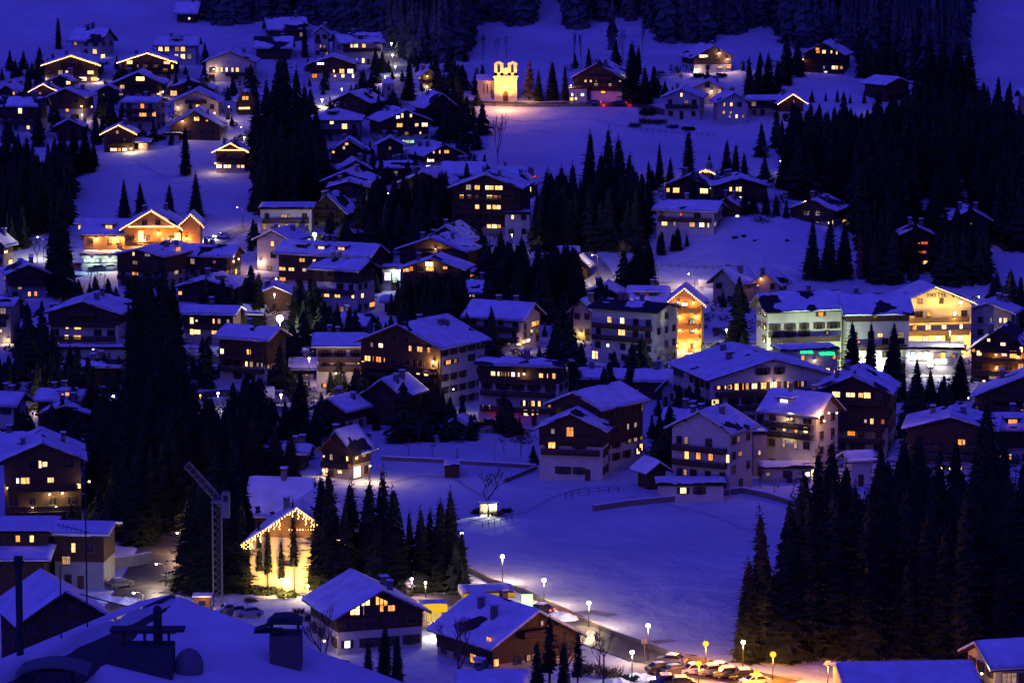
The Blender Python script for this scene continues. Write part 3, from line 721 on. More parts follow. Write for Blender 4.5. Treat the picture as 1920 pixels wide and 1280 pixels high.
H('restaurant','low flat gabled restaurant with a glowing porch',744,892,555,506,484,'G',12,'d','764,503,8,8:o 771,504,6,8:o 757,504,5,7:o 805,495,14,8:w 806,502,14,7:o 835,502,8,5:o 766,541,16,6:r',lamps=[(806,494,330,WARM)],snow=.85,r=.6)
H('shop','small shop with a round lit sign window and a white glowing door',715,754,545,503,499,'F',0,'g','727,520,12,14:w 743,516,15,14:b 741,524,8,10:g',chim=0,bal=[],lamps=[(743,506,420,(.8,.9,1))],ov=.3)
H('shed','glowing lean-to with a snow roof right of the restaurant',866,914,530,514,506,'S',0,'c','876,515,16,3:o',chim=0,bal=[],lamps=[(872,516,80,WARM)])
H('house','small house with a snow roof behind the dark central spruces',868,928,580,551,527,'S',14,'k','',snow=.9,bal=[])
H('house','low house with two overlapping snow roofs behind the wide brown chalet',618,710,640,613,588,'S',18,'g','',snow=.85,bal=[],chim=1)
H('guesthouse','white guesthouse with a flat snow roof and flower balconies, centre',862,1026,660,602,566,'S',24,'w','1000,606,8,9 1007,606,5,9:o 973,640,8,6:w 983,641,8,7:o 990,637,6,6:w 955,648,4,6:d',r=.75,snow=.97,bal=[1,2],chim=2,lamps=[(984,640,120,WARM)],split=.6)
# second row right
H('chalet','dark chalet with two bright windows above the central firs',955,1018,372,346,325,'G',18,'d','970,337,8,5 992,339,8,7 991,355,9,8 1002,331,7,3:r 983,356,4,6',snow=.9)
H('house','white wide house with snow roof and a row of three lit windows',1222,1370,440,398,377,'S',16,'w','1246,419,10,8 1298,420,9,9 1316,420,9,9 1328,421,3,10 1277,402,4,4:r 1265,421,2,8:d 1340,420,4,7:d',r=.7,snow=.97,bal=[1],chim=2)
H('chalet','dark chalet with bright ground floor left of the bare larch',1240,1358,375,349,331,'G',14,'d','1252,355,6,8:o 1268,358,12,9:y 1322,358,14,9:y 1332,350,8,6:w 1334,367,6,5:o',snow=.5)
H('chalet','dark chalet with warm windows right of the bright ground floor one',1330,1446,382,350,334,'G',0,'d','1370,354,4,7 1382,355,5,8 1388,355,4,9 1366,372,10,5:o 1385,374,10,9 1376,372,3,5',snow=.6)
H('barn','low dark gable behind the white wide house',1332,1412,406,388,371,'G',18,'d','1383,405,6,2:w',snow=.6,bal=[])
H('chalet','tiny chalet with a red gold balcony line high among the firs',1304,1348,340,328,318,'G',12,'d','',string='h')
H('house','white house with a big chimney and a steep snowy right roof',1474,1606,428,396,374,'G',22,'m','1512,414,4,7:d 1562,414,8,11 1582,414,7,7:o 1590,414,6,7:o 1584,434,3,8',split=.45,lamps=[(1511,377,60,WARM),(1584,436,100,ORNG)],chim=2,snow=.6)
H('chalet','dark chalet in the right wood with a single square lit window',1724,1818,370,345,326,'G',16,'d','1780,349,9,8:w 1747,329,5,3:o',snow=.8)
H('house','pale flat house with two lit windows behind the right wood chalet',1730,1802,425,396,394,'F',0,'c','1740,403,8,9 1781,402,12,6 1790,401,6,5',chim=0,bal=[],ov=.3)
H('chalet','dark chalet with a snow topped gable in the right wood, lamp at its side',1774,1862,460,415,392,'G',0,'d','1816,435,3,9:d',lamps=[(1815,453,240,WARM)],snow=.9)
H('house','hidden house showing three short rows of lights through the spruces',1684,1752,508,440,425,'G',0,'d','1721,455,6,4 1733,456,12,5:r 1717,472,5,4:o 1729,473,14,5:r 1686,494,10,5:r 1720,492,5,4:o 1731,492,14,6:y 1748,490,4,4:o',snow=.7)
H('house','gabled house with a golden lit side wall left of the white shuttered hotel',1063,1132,640,588,558,'G',26,'t','1112,622,5,9:d',snow=.93,r=.7,bal=[],lamps=[(1090,624,140,(1,.7,.15))])
H('guesthouse','white shuttered guesthouse with a bare dark roof edged in snow',1098,1286,690,586,563,'S',32,'w','1143,599,7,11 1167,601,8,10 1166,623,12,11 1140,647,4,5:w 1112,665,6,15:y 1119,665,5,15:y',r=.62,snow=.34,chim=3,bal=[2,3],shut=True,key='shutters')
H('chalet','dark low chalet with a snowy left roof below the lit lane',1090,1182,570,554,535,'G',12,'d','',snow=.9,bal=[])
H('shed','small dark shed with a snow roof beside the tall lane lamp',1062,1118,524,500,481,'G',14,'d','1085,498,3,3',snow=.9,bal=[],chim=0)
H('house','brown gabled house with a long snow roof right of the lit orange chalet',1326,1428,574,534,504,'G',38,'t','',r=1.2,snow=.95,chim=2,bal=[])
H('house','small house with an orange lit gable behind the white hotel',1400,1490,566,536,511,'G',20,'t','1421,535,4,4:d',snow=.7,lamps=[(1428,522,60,ORNG)],bal=[])
H('house','grey gabled house with a snow roof right of the golden hotel front',1796,1930,640,588,568,'G',18,'g','1876,601,3,8 1885,599,7,10 1858,601,3,8:d',snow=.97,r=.8,bal=[2])
# third row
H('house','house at the left edge with a broad snow roof and white wall',-50,54,835,763,736,'S',12,'w','0,808,3,3:w',snow=.98,chim=1)
H('house','low house with one glowing dormer in a wide snow roof',58,170,800,754,731,'S',10,'d','147,751,4,4',dorm='.35:o',snow=.97,chim=1,bal=[])
H('chalet','low dark gable with a thin white roof edge below the glowing dormer',72,172,812,776,761,'G',0,'d','',snow=.6,bal=[])
H('chalet','large dark chalet with warm windows at the left edge, snow on its left roof',-25,165,992,864,829,'G',-8,'d','75,870,4,14:y 84,870,9,10 44,899,8,12:o 52,900,6,12:y 95,894,12,8 155,910,7,9:y 33,896,5,8:w',snow=.85,bal=[1,2],lamps=[(167,901,200,WARM),(117,923,160,(1,.8,.35)),(93,925,160,(1,.8,.35)),(14,913,120,WARM),(105,949,60,(.8,1,.3)),(61,950,90,WARM)],chim=1)
H('barn','dark red barn with a dull snow roof behind the garden pines',148,228,722,690,674,'S',0,'d','',snow=.6,chim=1,bal=[])
H('hut','small snow roof peeping through the tall spruces',272,328,684,658,641,'S',10,'d','',snow=.97,bal=[],chim=0)
H('house','white balconied house with a snow roof beside the wide brown chalet',584,692,736,652,626,'S',0,'w','673,679,6,8:o 609,722,6,8:o',snow=.9,bal=[1,2],chim=1)
H('guesthouse','wide brown chalet with white right wing and long snow roof, centre of town',660,922,770,654,608,'G',34,'m','690,670,11,9:y 701,671,4,9:o 711,670,10,9:o 720,671,5,8:o 715,648,8,8:w 698,647,4,7:d 770,653,5,10:o 788,654,10,9:o 805,654,5,9:o 785,697,7,8:y 800,700,8,10:y 673,679,6,8 840,678,8,8:o 853,677,5,8:d',split=.12,r=.8,snow=.92,chim=3,bal=[1,2,3],clad='front',lamps=[(815,677,900,WARM)],key='brown')
H('hotel','long hotel with a dark upper floor and many lit windows, red light at its foot',884,1080,800,689,675,'S',16,'m','925,698,8,8 937,699,7,8 945,699,8,8 952,699,6,8:o 963,701,7,8:w 972,702,6,8 1016,706,9,7:o 1025,706,6,7 1039,707,6,9:o 986,748,9,9:y 997,749,12,9:y 1011,749,5,9:y 987,772,9,13:y 997,773,8,12:w 1008,772,4,8:y 905,763,4,8:d 918,763,4,8:d',split=.72,r=.45,snow=.55,bal=[1,2,3],chim=2,lamps=[(984,640+60,60,WARM)])
H('barn','tall dark barn with two snow patches on its right roof',672,804,800,744,711,'G',28,'d','',snow=.8,chim=1,bal=[])
H('house','low house with a snow roof and a reddish gable in front of the dark barn',574,698,812,772,748,'G',30,'m','',snow=.98,split=.5,chim=1,r=1.1,bal=[1])
H('house','house with arched bright doorway and shuttered upper windows by the star lamp',588,708,900,852,808,'G',30,'b','666,885,13,22:w 652,855,4,9 667,854,5,10 681,853,5,9:d 622,860,5,10:d 586,853,4,4 637,884,10,6:y',split=.5,snow=.6,r=.9,lamps=[(697,872,900,WARM),(609,880,120,WARM)])
H('house','dark house with a broad untouched snow roof behind the bulb hung gable',452,600,1010,972,894,'S',10,'d','580,911,3,4',snow=.85,chim=1,bal=[])
H('chalet','golden lit chalet hung with icicle lights behind the thin trees',452,690,1112,1022,952,'G',8,'o','',split=1.06,icicle=True,string='y',snow=.9,bal=[],dark=False,key='icicle',chim=1)
H('shed','small dark shed with a fresh snow roof on the garden slope',832,892,818,798,783,'G',20,'d','',snow=.98,chim=0,bal=[],dark=False)
H('hut','tiny wooden box hut with a snow cap in the open field',832,862,896,882,877,'F',0,'d','',chim=0,bal=[],ov=.15,dark=False)
H('house','tall house with a deep dark flank and big snow roof behind the white gabled one',1018,1224,892,768,736,'G',36,'m','1205,763,4,12:d 1176,798,4,10:d 1190,797,5,9:d 1196,845,6,10 1210,836,6,12:y 1179,822,6,6:d 1190,818,6,6:d 1203,812,6,6:d',r=1.25,split=.42,snow=.95,chim=0,bal=[3],key='deep')
H('house','white house with a dark wood gable and two orange windows on the snowfield',998,1156,902,808,775,'G',12,'m','1069,811,12,17:o 1037,806,7,9:d 1035,832,12,15:o',r=.5,split=.66,snow=.75,chim=0,bal=[1,2],shut=True)
H('house','pale steep gabled house with black balconies and lit middle windows',1246,1430,928,812,772,'G',30,'w','1288,853,8,14 1310,855,7,13:o 1333,857,7,13:o 1287,825,5,12:d 1365,857,5,14:y 1384,823,5,11:d 1387,850,7,8:d 1285,885,5,10:d',r=.75,snow=.72,bal=[1,2,3],chim=3,shut=False,kmax=1.0)
H('annex','low annex with one lit shuttered window in front of the steep gabled house',1230,1362,940,908,902,'F',0,'w','1281,919,10,11',chim=0,bal=[],shut=True,rfree=6,ov=.5)
H('barn','small dark barn with a smooth snow roof between the two white houses',1182,1264,918,886,866,'G',-24,'d','',snow=.98,chim=0,bal=[],dark=False,r=1.3)
H('guesthouse','white guesthouse with a wide snow roof and a long lit window band',1258,1576,805,712,674,'G',-16,'w','1341,745,14,10:y 1345,762,8,5:d 1349,723,9,6:o 1360,723,9,6:y 1369,724,8,8:o 1382,725,9,12:y 1391,725,6,12:o 1401,724,6,12:o 1415,724,12,9:y 1431,724,12,11:y 1450,722,14,12:y 1482,721,13,11:y 1494,721,7,10:o 1502,721,10,9:d',r=.9,split=.6,snow=.96,bal=[1,2],chim=2,lamps=[(1451,717,140,WARM)])
H('villa','tall white villa with a rounded snowy roof and bright dormer lamps',1420,1592,892,783,735,'S',34,'w','1471,802,6,14:y 1493,803,5,14:o 1511,803,7,12:y 1470,831,5,14:d 1492,832,5,14:d',r=.75,snow=.99,bal=[2,3],dorm='-.35:w',chim=1,lamps=[(1475,772,200,WARM),(1487,772,200,WARM),(1480,785,100,WARM),(1481,818,420,(1,.85,.4)),(1544,773,320,ORNG),(1557,773,320,ORNG),(1572,773,320,ORNG),(1548,788,120,WARM),(1515,887,400,WARM)],kmax=1.0,key='villa')
H('chalet','large gabled chalet with four bright windows under its eaves',1520,1706,855,738,704,'G',12,'b','1568,737,13,11:y 1550,740,5,5 1595,739,16,9:y 1614,741,8,9:o 1626,741,12,11:y 1623,788,4,7:d 1635,789,6,10:y 1655,791,6,9:r 1596,812,14,8:o',split=.45,snow=.75,bal=[1,2,3],chim=1)
H('house','small white house with a snow roof at the edge of the dark firs',1572,1650,912,866,847,'S',-14,'w','',snow=.98,chim=0,bal=[])
H('chalet','wide white and wood chalet with balconies behind the right spruces',1690,1896,892,806,781,'G',10,'m','1803,829,12,10:o 1808,828,5,8:w 1763,876,8,7:w 1783,877,6,9:w 1802,877,5,3:w',split=.62,snow=.85,bal=[1,2],r=.8)
H('house','house with a lit roof window at the right edge below the wood chalet',1862,1990,870,808,776,'S',0,'m','1892,797,8,5:o 1902,796,6,4:o 1877,856,5,9:o 1894,856,4,11:o 1879,884,4,12:w',snow=.95,dorm='-.5:o')
H('house','white chalet cut by the right edge with a low snowy left roof',1820,2060,795,752,704,'G',14,'m','1917,769,5,8:y',split=.6,snow=.8,r=.7,lamps=[(1817,745,90,WARM)])
H('chalet','brown balconied chalet glowing orange at the right edge',1812,1968,720,662,614,'G',16,'d','1854,634,6,5:y 1881,641,9,6:w 1821,648,6,5:o 1836,665,8,9:y 1883,667,8,7:w 1915,655,6,9:y 1868,662,5,4:r 1869,688,6,6:o 1914,690,8,18:o 1882,717,6,6:y 1845,715,6,6:w 1900,667,12,12:o',snow=.5,bal=[1,2,3],lamps=[(1868,664,200,ORNG),(1868,690,200,ORNG),(1910,668,500,ORNG),(1910,700,500,ORNG)],r=.8)
H('shed','small snowy shed with a dark chimney in front of the lit bare trees',1186,1270,750,716,694,'S',8,'d','',snow=.95,chim=1,bal=[])
H('house','half hidden house with a steep snow roof edge left of the band windowed one',1228,1300,765,736,708,'G',30,'g','',snow=.9,bal=[],chim=0)
# bottom row
H('house','dark house with a thick snow slab roof and one tall lit window',88,220,1105,1004,980,'S',6,'k','138,1026,7,16:y',snow=1.0,chim=0,bal=[],rfree=8)
H('house','dark flat roofed house with two lit upper windows at the left edge',-60,98,1108,1000,996,'F',0,'d','33,979,7,12:o 59,977,8,13:y',snow=1.0,chim=0,ov=.6)
H('garage','long low garage with a snow covered flat roof at the left edge',-60,98,1120,1052,1038,'S',0,'d','',snow=1.0,chim=0,bal=[],dark=False)
H('house','house with a wide smooth snow roof behind the dark stovepipe',-40,215,1290,1170,1108,'G',-20,'d','',y=474,snow=1.0,chim=0,bal=[],r=1.1)
H('house','white house with a dark gable and tall triangular lit window by the fuel station',556,812,1228,1158,1106,'G',-20,'m','733,1139,12,10:o 651,1207,11,14:w',split=.58,snow=.97,bal=[],r=1.1,shut=True,lamps=[(606,1199,110,WARM)],chim=1,rfree=13,key='glazed')
H('chalet','brown balconied chalet with a broad snow roof and three chimneys, front row',796,1104,1262,1214,1146,'G',-34,'b','919,1200,9,13:o 889,1236,11,15:y 899,1234,6,13:y 926,1232,8,14:y 1015,1165,4,8:d 1029,1167,6,12:y 990,1236,6,12:d 1000,1236,6,12:d',split=.3,snow=.86,chim=3,bal=[1],r=1.0,key='front')
H('house','house with a smooth snow roof and small dark window in the lower right corner',1566,1850,1345,1308,1243,'S',-4,'w','',y=462,snow=1.0,chim=0,bal=[])
H('house','pale bungalow with a thick snow roof cut by the right edge, lamp on its wall',1812,2010,1312,1256,1200,'S',-14,'c','1892,1272,26,22:d',y=474,snow=1.0,chim=0,bal=[],lamps=[(1838,1260,200,WARM)])
H('house','snow roof with a small chimney in front of the brown front row chalet',850,990,1330,1292,1258,'S',0,'d','',y=470,snow=1.0,chim=1,bal=[],dark=False)
# roofs glimpsed between the others
H('shed','low snow roof in the gap left of the wide white and wood guesthouse',36,96,642,622,600,'S',0,'d','',snow=.96,bal=[],chim=0)
H('house','snow patched roof behind the gap left of the wide guesthouse',58,128,616,600,584,'S',10,'k','',snow=.7,bal=[],chim=1)
H('shed','small snowy roof below the white glowing shop door',716,752,584,572,556,'S',14,'d','',snow=.9,bal=[],chim=0)
H('shed','sliver of snow roof among the firs above the lane lamp',1042,1088,492,475,463,'S',0,'d','',snow=.95,bal=[],chim=0)
H('garage','long low pale building behind the garden pines',104,236,672,655,648,'F',0,'g','',bal=[],chim=0,dark=False,ov=.4)
H('house','snow roof at the left edge above the large dark chalet',-30,72,872,840,812,'S',-10,'d','',snow=.9,bal=[],chim=1)
H('shed','low snow roof in the field corner above the tall wooden hotel',940,1002,352,338,322,'S',0,'d','',snow=.85,bal=[],chim=0)
H('house','dark house with a snow roof tucked behind the long hotel',1076,1190,735,712,692,'S',10,'k','',snow=.9,bal=[],chim=1)
H('house','dim house with a snow roof beside the street left of the balconied house',540,598,712,694,672,'S',0,'k','575,702,4,5:d',snow=.9,bal=[],chim=1)
H('house','dark gable between the low wide chalet and the shuttered house',468,560,584,556,538,'G',0,'d','489,573,4,5:d',snow=.85,bal=[],chim=1)
H('chalet','dark chalet with two dim windows above the small golden chalet',466,530,282,256,240,'G',0,'d','',snow=.8,bal=[],chim=1)
H('house','dark roofed house behind the plain dark gable on the lane terrace',690,770,262,240,222,'S',-10,'k','',snow=.85,bal=[],chim=1)
H('chalet','hidden chalet with a warm lit loggia deep in the right hand stand',1752,1826,1030,985,962,'G',0,'b','1784,1010,18,9:o 1780,985,6,4:d 1795,983,6,5:r 1736,972,5,5:d',split=.4,snow=.9,bal=[1])
H('chalet','dark chalet behind the upper left beaded gable, beside a fir',176,228,192,173,160,'G',0,'d','',snow=.8,chim=1)
H('house','dark house crowded below the brown slanted roof chalet',100,160,264,238,224,'G',0,'d','118,252,4,5:d',snow=.8,chim=1)
H('barn','broad dark gable behind the firs left of the wooden hotel',738,862,386,346,322,'G',8,'d','',snow=.85,chim=1)
H('shed','low snow roof right of the broad roof at the church slope foot',928,986,342,327,313,'S',0,'d','',snow=.9,bal=[],chim=1)
H('shed','dark shed with a snow roof right of the six windowed dark house',446,502,614,590,573,'S',8,'d','',snow=.92,bal=[],chim=0)
H('house','small house with a snow roof peeping over the steep gabled house',1236,1332,835,793,767,'S',14,'k','',snow=.9,bal=[],chim=1)
H('annex','pale flat roofed annex squeezed between steep gabled house and villa',1410,1440,892,812,808,'F',0,'c','1424,848,5,8:d',bal=[],chim=0,ov=.3)
H('annex','flat snow topped entrance canopy building at the villa foot',1424,1526,905,876,871,'F',0,'c','1514,888,8,8:w 1440,889,6,7:d',bal=[],chim=0,ov=.5,rfree=5)
H('house','dim gabled house in the gap above the pair of dark gables',624,700,352,318,300,'G',-8,'k','652,331,4,5:d',snow=.85,chim=1)
H('chalet','dark chalet with a dim gable window between hedge and loggia chalet',700,762,300,274,258,'G',0,'d','731,278,4,5:d',snow=.85,chim=1)
H('house','low dark house with a snow roof above the untouched snow roof',520,590,880,852,834,'S',8,'d','548,866,5,6:d',snow=.9,bal=[],chim=1)

# ------------------------------------------------------------------ hotels of several blocks, signs
from mathutils import Matrix
def merge(main, wing):
    M = Matrix.Translation(main.location) @ main.rotation_euler.to_matrix().to_4x4()
    N = Matrix.Translation(wing.location) @ wing.rotation_euler.to_matrix().to_4x4()
    T = M.inverted() @ N
    for c in list(wing.children):
        c.matrix_basis = T @ c.matrix_basis; c.parent = main
    bpy.data.objects.remove(wing)
def front_local(key, u, v, out=.1):
    h = HOUSES[key]; cr, sr = math.cos(h['rz']), math.sin(h['rz'])
    q = h['wp'](0, -h['d']/2-out); nn = (sr, -cr); dr = ray(u, v)
    t = (q[0]*nn[0]+q[1]*nn[1])/(dr.x*nn[0]+dr.y*nn[1]); P = dr*t
    X, Y = P.x-h['loc'].x, P.y-h['loc'].y
    return Vector((cr*X+sr*Y, -h['d']/2-out, CAMZ+P.z-h['loc'].z))
def lettering(key, text, u, v, hgt_px, m, name, stretch=1.0):
    h = HOUSES[key]; cu = bpy.data.curves.new(name, 'FONT'); cu.body = text
    cu.align_x = 'CENTER'; cu.align_y = 'CENTER'; cu.size = hgt_px/h['px']*1.35; cu.extrude = .04; cu.offset = .012; cu.resolution_u = 2
    cu.materials.append(m)
    tmp = bpy.data.objects.new('tmp', cu); me = bpy.data.meshes.new_from_object(tmp); bpy.data.objects.remove(tmp)
    o = bpy.data.objects.new(name, me); COL.objects.link(o); o.parent = h['root']
    o.location = front_local(key, u, v, .16); o.rotation_euler = (R(90), 0, 0); o.scale = (stretch, 1, 1)
    return o
def flood(key, u, v, dist, power, col, z0=None):
    """a small floodlight head standing in front of a facade, aimed up at it"""
    h = HOUSES[key]; p = front_local(key, u, v, dist)
    z = z0 if z0 is not None else .6
    b = MB(); b.box(p.x-.22, p.x+.22, p.y-.12, p.y+.08, z-.12, z+.14).tube((p.x, p.y, z-1.4), (p.x, p.y, z-.1), .04, n=5)
    b.build('floodlight', BLACK, h['root'])
    spot_light(h['root'], (p.x, p.y+.2, z+.2), (p.x, p.y+dist+.2, z+3.2), power*3.2, col, 150)

H('hotel','golden lit hotel with a bulb lined gable below the snow slope, bright corner columns',226,344,500,429,394,'G',0,'o','305,447,7,6:o 241+0,470,3,5:o 300,508,8,8:o'.replace('241+0','250'),string='yh',split=.12,bal=[1,2],key='gold',chim=1,snow=.85,
  lamps=[(262,470,2600,(1,.55,.15)),(268,448,1500,(1,.55,.15)),(331,470,2800,(1,.55,.15)),(326,448,1500,(1,.55,.15)),(297,436,500,(1,.5,.13))])
w_ = H('wing','x',150,246,497,441,412,'S',0,'o','207,452,4,6:y 201,428,10,6:y 222,452,6,6:o',split=.0,bal=[1],chim=0,snow=.96,dorm='.15:o',lamps=[(235,447,2400,(1,.6,.18)),(215,446,1100,(1,.6,.2)),(180,447,450,(1,.6,.25)),(225,470,1400,(1,.55,.15))],key='goldw')
merge(HOUSES['gold']['root'], w_)
w_ = H('wing','x',334,384,500,424,400,'G',0,'o','356,470,5,6:y 350,452,4,5:o',string='y',bal=[1],chim=0,lamps=[(350,446,800,ORNG),(362,466,800,ORNG)])
merge(HOUSES['gold']['root'], w_)
w_ = H('wing','x',150,224,508,477,473,'F',0,'w','171,485,28,4:t 206,485,28,4:t 176,495,20,6:g',bal=[],chim=0,dark=False,ov=.4,lamps=[(172,486,260,(.6,1,.9)),(206,486,200,(.7,1,.9))])
merge(HOUSES['gold']['root'], w_)

H('chalet','orange lit wooden chalet with a pink bulb line on its gable, balconies in rows',1240,1332,662,573,540,'G',6,'o','1284,569,10,6:w 1270,571,5,8:d 1262,618,8,8:o 1276,618,8,8:o',string='p',split=.1,bal=[1,2,3],chim=0,key='orange',
  lamps=[(1272,566,400,ORNG),(1300,566,400,ORNG),(1275,592,520,(1,.5,.12)),(1305,592,520,(1,.5,.12)),(1275,618,600,(1,.5,.12)),(1305,618,600,(1,.5,.12)),(1285,644,1000,(1,.5,.15)),(1305,640,600,(1,.5,.15))])
w_ = H('wing','x',1172,1262,620,573,538,'S',6,'o','',chim=1,dorm='-.4: .3:',bal=[],lamps=[(1190,564,160,(1,.6,.2))],snow=.97)
merge(HOUSES['orange']['root'], w_)

H('hotel','yellow lit hotel with a dark HOTEL sign in its gable and red shutters',1652,1834,668,574,539,'G',-10,'c','1801,564,6,7:w 1790,588,5,8:w 1725,564,8,7:d 1765,564,6,8:d 1742,588,6,7:o 1770,612,8,8:w 1802,612,5,9:w 1715,612,6,8:o 1740,614,10,10:w 1735,634,12,8:w 1760,634,10,8:w 1800,634,8,9:w',
  bal=[2,3],chim=0,key='yhotel',shut=True,snow=.99,r=.6)
for (u, v, d_, p_) in ((1700,640,5.5,900),(1735,640,6.5,1100),(1770,640,6.5,1100),(1805,640,5.5,900)):
    flood('yhotel', u, v, d_, p_*1.6, (1.0,.66,.16), 1.0)
h_ = HOUSES['yhotel']
for (u, v, p_) in ((1757,553,140),(1700,574,150),(1760,574,170),(1800,574,150),(1700,596,200),(1790,596,200)):
    p = front_local('yhotel', u, v, 1.6)
    MB().box(p.x-.12, p.x+.12, p.y-.02, p.y+.2, p.z-.06, p.z+.06).build('wall_lamp', BLACK, h_['root'])
    point_light(h_['root'], (p.x, p.y-.2, p.z), p_*2.5, (1.0,.62,.12))
lettering('yhotel','HOTEL',1757,554,7.5,BLACK,'hotel_lettering',1.2)

H('hotel','large white hotel washed in greenish floodlight with green neon lettering, unlit dark roof',1408,1594,700,586,548,'S',-14,'w','1455,578,5,6:y 1539,588,9,9:o 1484,578,4,5:d 1551,623,4,8:d',r=.45,bal=[1,2],chim=1,key='whotel',snow=.72,shut=True,split=1.0,ov=1.3)
w_ = H('wing','x',1566,1718,700,592,552,'S',-6,'m','1641,591,6,8:o 1621,589,8,5:d 1674,588,5,6:d 1650,628,8,8:y 1610,640,4,6:o',chim=1,bal=[2],snow=.66,split=.86,rfree=11)
merge(HOUSES['whotel']['root'], w_)
w_ = H('penthouse','x',1464,1582,596,552,547,'F',-10,'d','1495,555,8,6:y',chim=0,bal=[],rfree=5,ov=.5)
merge(HOUSES['whotel']['root'], w_)
w_ = H('wing','x',1448,1586,722,656,652,'F',-12,'g','1505,671,5,9:o 1564,669,6,8:o 1538,693,8,8:y 1552,696,7,10:y 1568,696,6,6:o',chim=0,bal=[],rfree=7,ov=.4,dark=False,key='wannex',lamps=[(1526,675,60,WARM)])
HOUSES['wannex']['root'] = w_
NEON = glow('green_neon', (.02, 1.0, .32), 2.6); NEONC = glow('cyan_neon', (.1, .95, .75), 2.2)
lettering('wannex','HOTEL',1513,660,6,NEON,'neon_lettering',1.0)
lettering('wannex','VENEZIA',1551,663,6,NEON,'neon_lettering',.95)
lettering('whotel','SPLENDID',1476,650,6,NEONC,'neon_lettering',.9)
merge(HOUSES['whotel']['root'], w_)
for (u, v, d_, p_) in ((1430,668,7,3600),(1470,668,8,4200),(1520,668,9,3600),(1568,668,9,2400)):
    flood('whotel', u, v, d_, p_, (.72,1.0,.62), 1.2)
for (u, v, d_, p_) in ((1620,690,6,1300),(1665,690,6,1300)):
    flood('whotel', u, v, d_, p_, (.75,1.0,.8), 1.2)

# flat roofed lit shop pavilion in front of the yellow hotel
H('shop','flat roofed glass fronted shop glaring white in front of the yellow hotel',1688,1816,704,654,648,'F',6,'g','1712,671,9,14:b 1726,668,7,14:w 1737,668,10,14:w 1757,666,12,10:d 1768,668,9,12:y 1745,681,10,12:w 1788,662,6,7:d 1805,658,8,8:y',bal=[],chim=0,dark=False,key='shop',rfree=8,ov=.7,
  lamps=[(1712,668,500,(.85,.85,1)),(1738,668,450,(1,.95,.85)),(1764,676,800,(1,.92,.8))])
p = front_local('shop', 1764, 677, .3); px_ = HOUSES['shop']['px']
MB().box(p.x-1.2, p.x+1.2, p.y-.2, p.y, p.z-.45, p.z+.45).build('light_box', glow('sign_box_white', (1,.93,.85), 7.0), HOUSES['shop']['root'])

# extra floods: orange chalet, icicle chalet, small gold chalet
for (u, v, d_, p_) in ((1265,652,4,700),(1300,652,4,700)): flood('orange', u, v, d_, p_, (1.0,.5,.12), .8)
flood('icicle', 532, 1100, 5.5, 1900, (1.0,.62,.15), .7)
flood('icicle', 500, 1100, 6.0, 600, (1.0,.62,.15), .7)
flood('icicle', 570, 1100, 6.0, 800, (1.0,.62,.15), .7)
def gable_glazing(key, poly, code, posts):
    h = HOUSES[key]; q = [front_local(key, u, v, .1) for u, v in poly]
    def lim(p): return Vector((p.x, p.y, min(p.z, h['zr']-.24-h['k']*abs(p.x)-.28)))
    q = [lim(p) for p in q]; b = MB(); b.prism([(p.x, p.z) for p in q][::-1], 'y', q[0].y-.02, q[0].y+.095); o = b.build('gable_window', LIT[code], h['root'])
    f = MB(); z0 = min(p.z for p in q)
    for i in range(posts+1):
        x = q[0].x + (q[1].x-q[0].x)*i/posts; zt = q[3].z + (q[2].z-q[3].z)*i/posts
        f.box(x-.07, x+.07, q[0].y-.1, q[0].y-.021, z0-.1, zt+.04)
    f.box(q[0].x-.1, q[1].x+.1, q[0].y-.12, q[0].y-.022, z0-.16, z0-.101); zm = z0+.95
    f.box(q[0].x+.3, q[1].x-.07, q[0].y-.09, q[0].y-.0215, zm, zm+.08)
    f.build('mullions', WOOD, o)
gable_glazing('glazed', [(656,1152),(694,1151),(694,1120),(656,1143)], 'y', 4)
gable_glazing('glazed', [(704,1146),(727,1145),(727,1127),(704,1117)], 'o', 3)
def row_of_bulbs(key, u0, v0, u1, v1, out, r=.08):
    a, b_ = front_local(key, u0, v0, out), front_local(key, u1, v1, out); n = int((b_-a).length/.4); b = MB()
    for i in range(n+1): b.octa(a.lerp(b_, i/max(n, 1)), r)
    b.build('string_lights', BEAD, HOUSES[key]['root'])
row_of_bulbs('icicle', 542, 993, 588, 992, .4)
row_of_bulbs('icicle', 572, 1058, 640, 1058, .4)
row_of_bulbs('gold', 272, 425, 318, 425, .6)
def light_curtain(key, u, v0, v1, wpx, out=.5):
    h = HOUSES[key]; a, b_ = front_local(key, u, v0, out), front_local(key, u, v1, out); rn = random.Random(int(u)); b = MB(); n = int((a.z-b_.z)/.22)
    for i in range(n+1):
        for k in range(5): b.octa((a.x+(k-2)*wpx/h['px']/4+rn.uniform(-.05, .05), a.y, a.z+(b_.z-a.z)*i/n+rn.uniform(-.05, .05)), .075)
    b.build('light_curtain', BEAD, h['root'])
light_curtain('gold', 264, 434, 492, 7); light_curtain('gold', 333, 438, 488, 9)
for u0, u1, v in ((272, 300, 462), (302, 330, 462)): row_of_bulbs('gold', u0, v, u1, v, .5)
h_ = HOUSES['icicle']
a = front_local('icicle', 520, 1044, .9); b_ = front_local('icicle', 550, 1060, .9)
m_ = MB(); m_.box(a.x, b_.x, a.y, a.y+.85, b_.z-.15, b_.z)
for zz in (b_.z+.5, a.z): m_.box(a.x, b_.x, a.y, a.y+.06, zz-.06, zz)
for t in (0, .33, .66, 1): xx = a.x+(b_.x-a.x-.06)*t; m_.box(xx, xx+.06, a.y+.061, a.y+.12, b_.z, a.z-.06)
m_.build('balcony', WOOD, h_['root'])

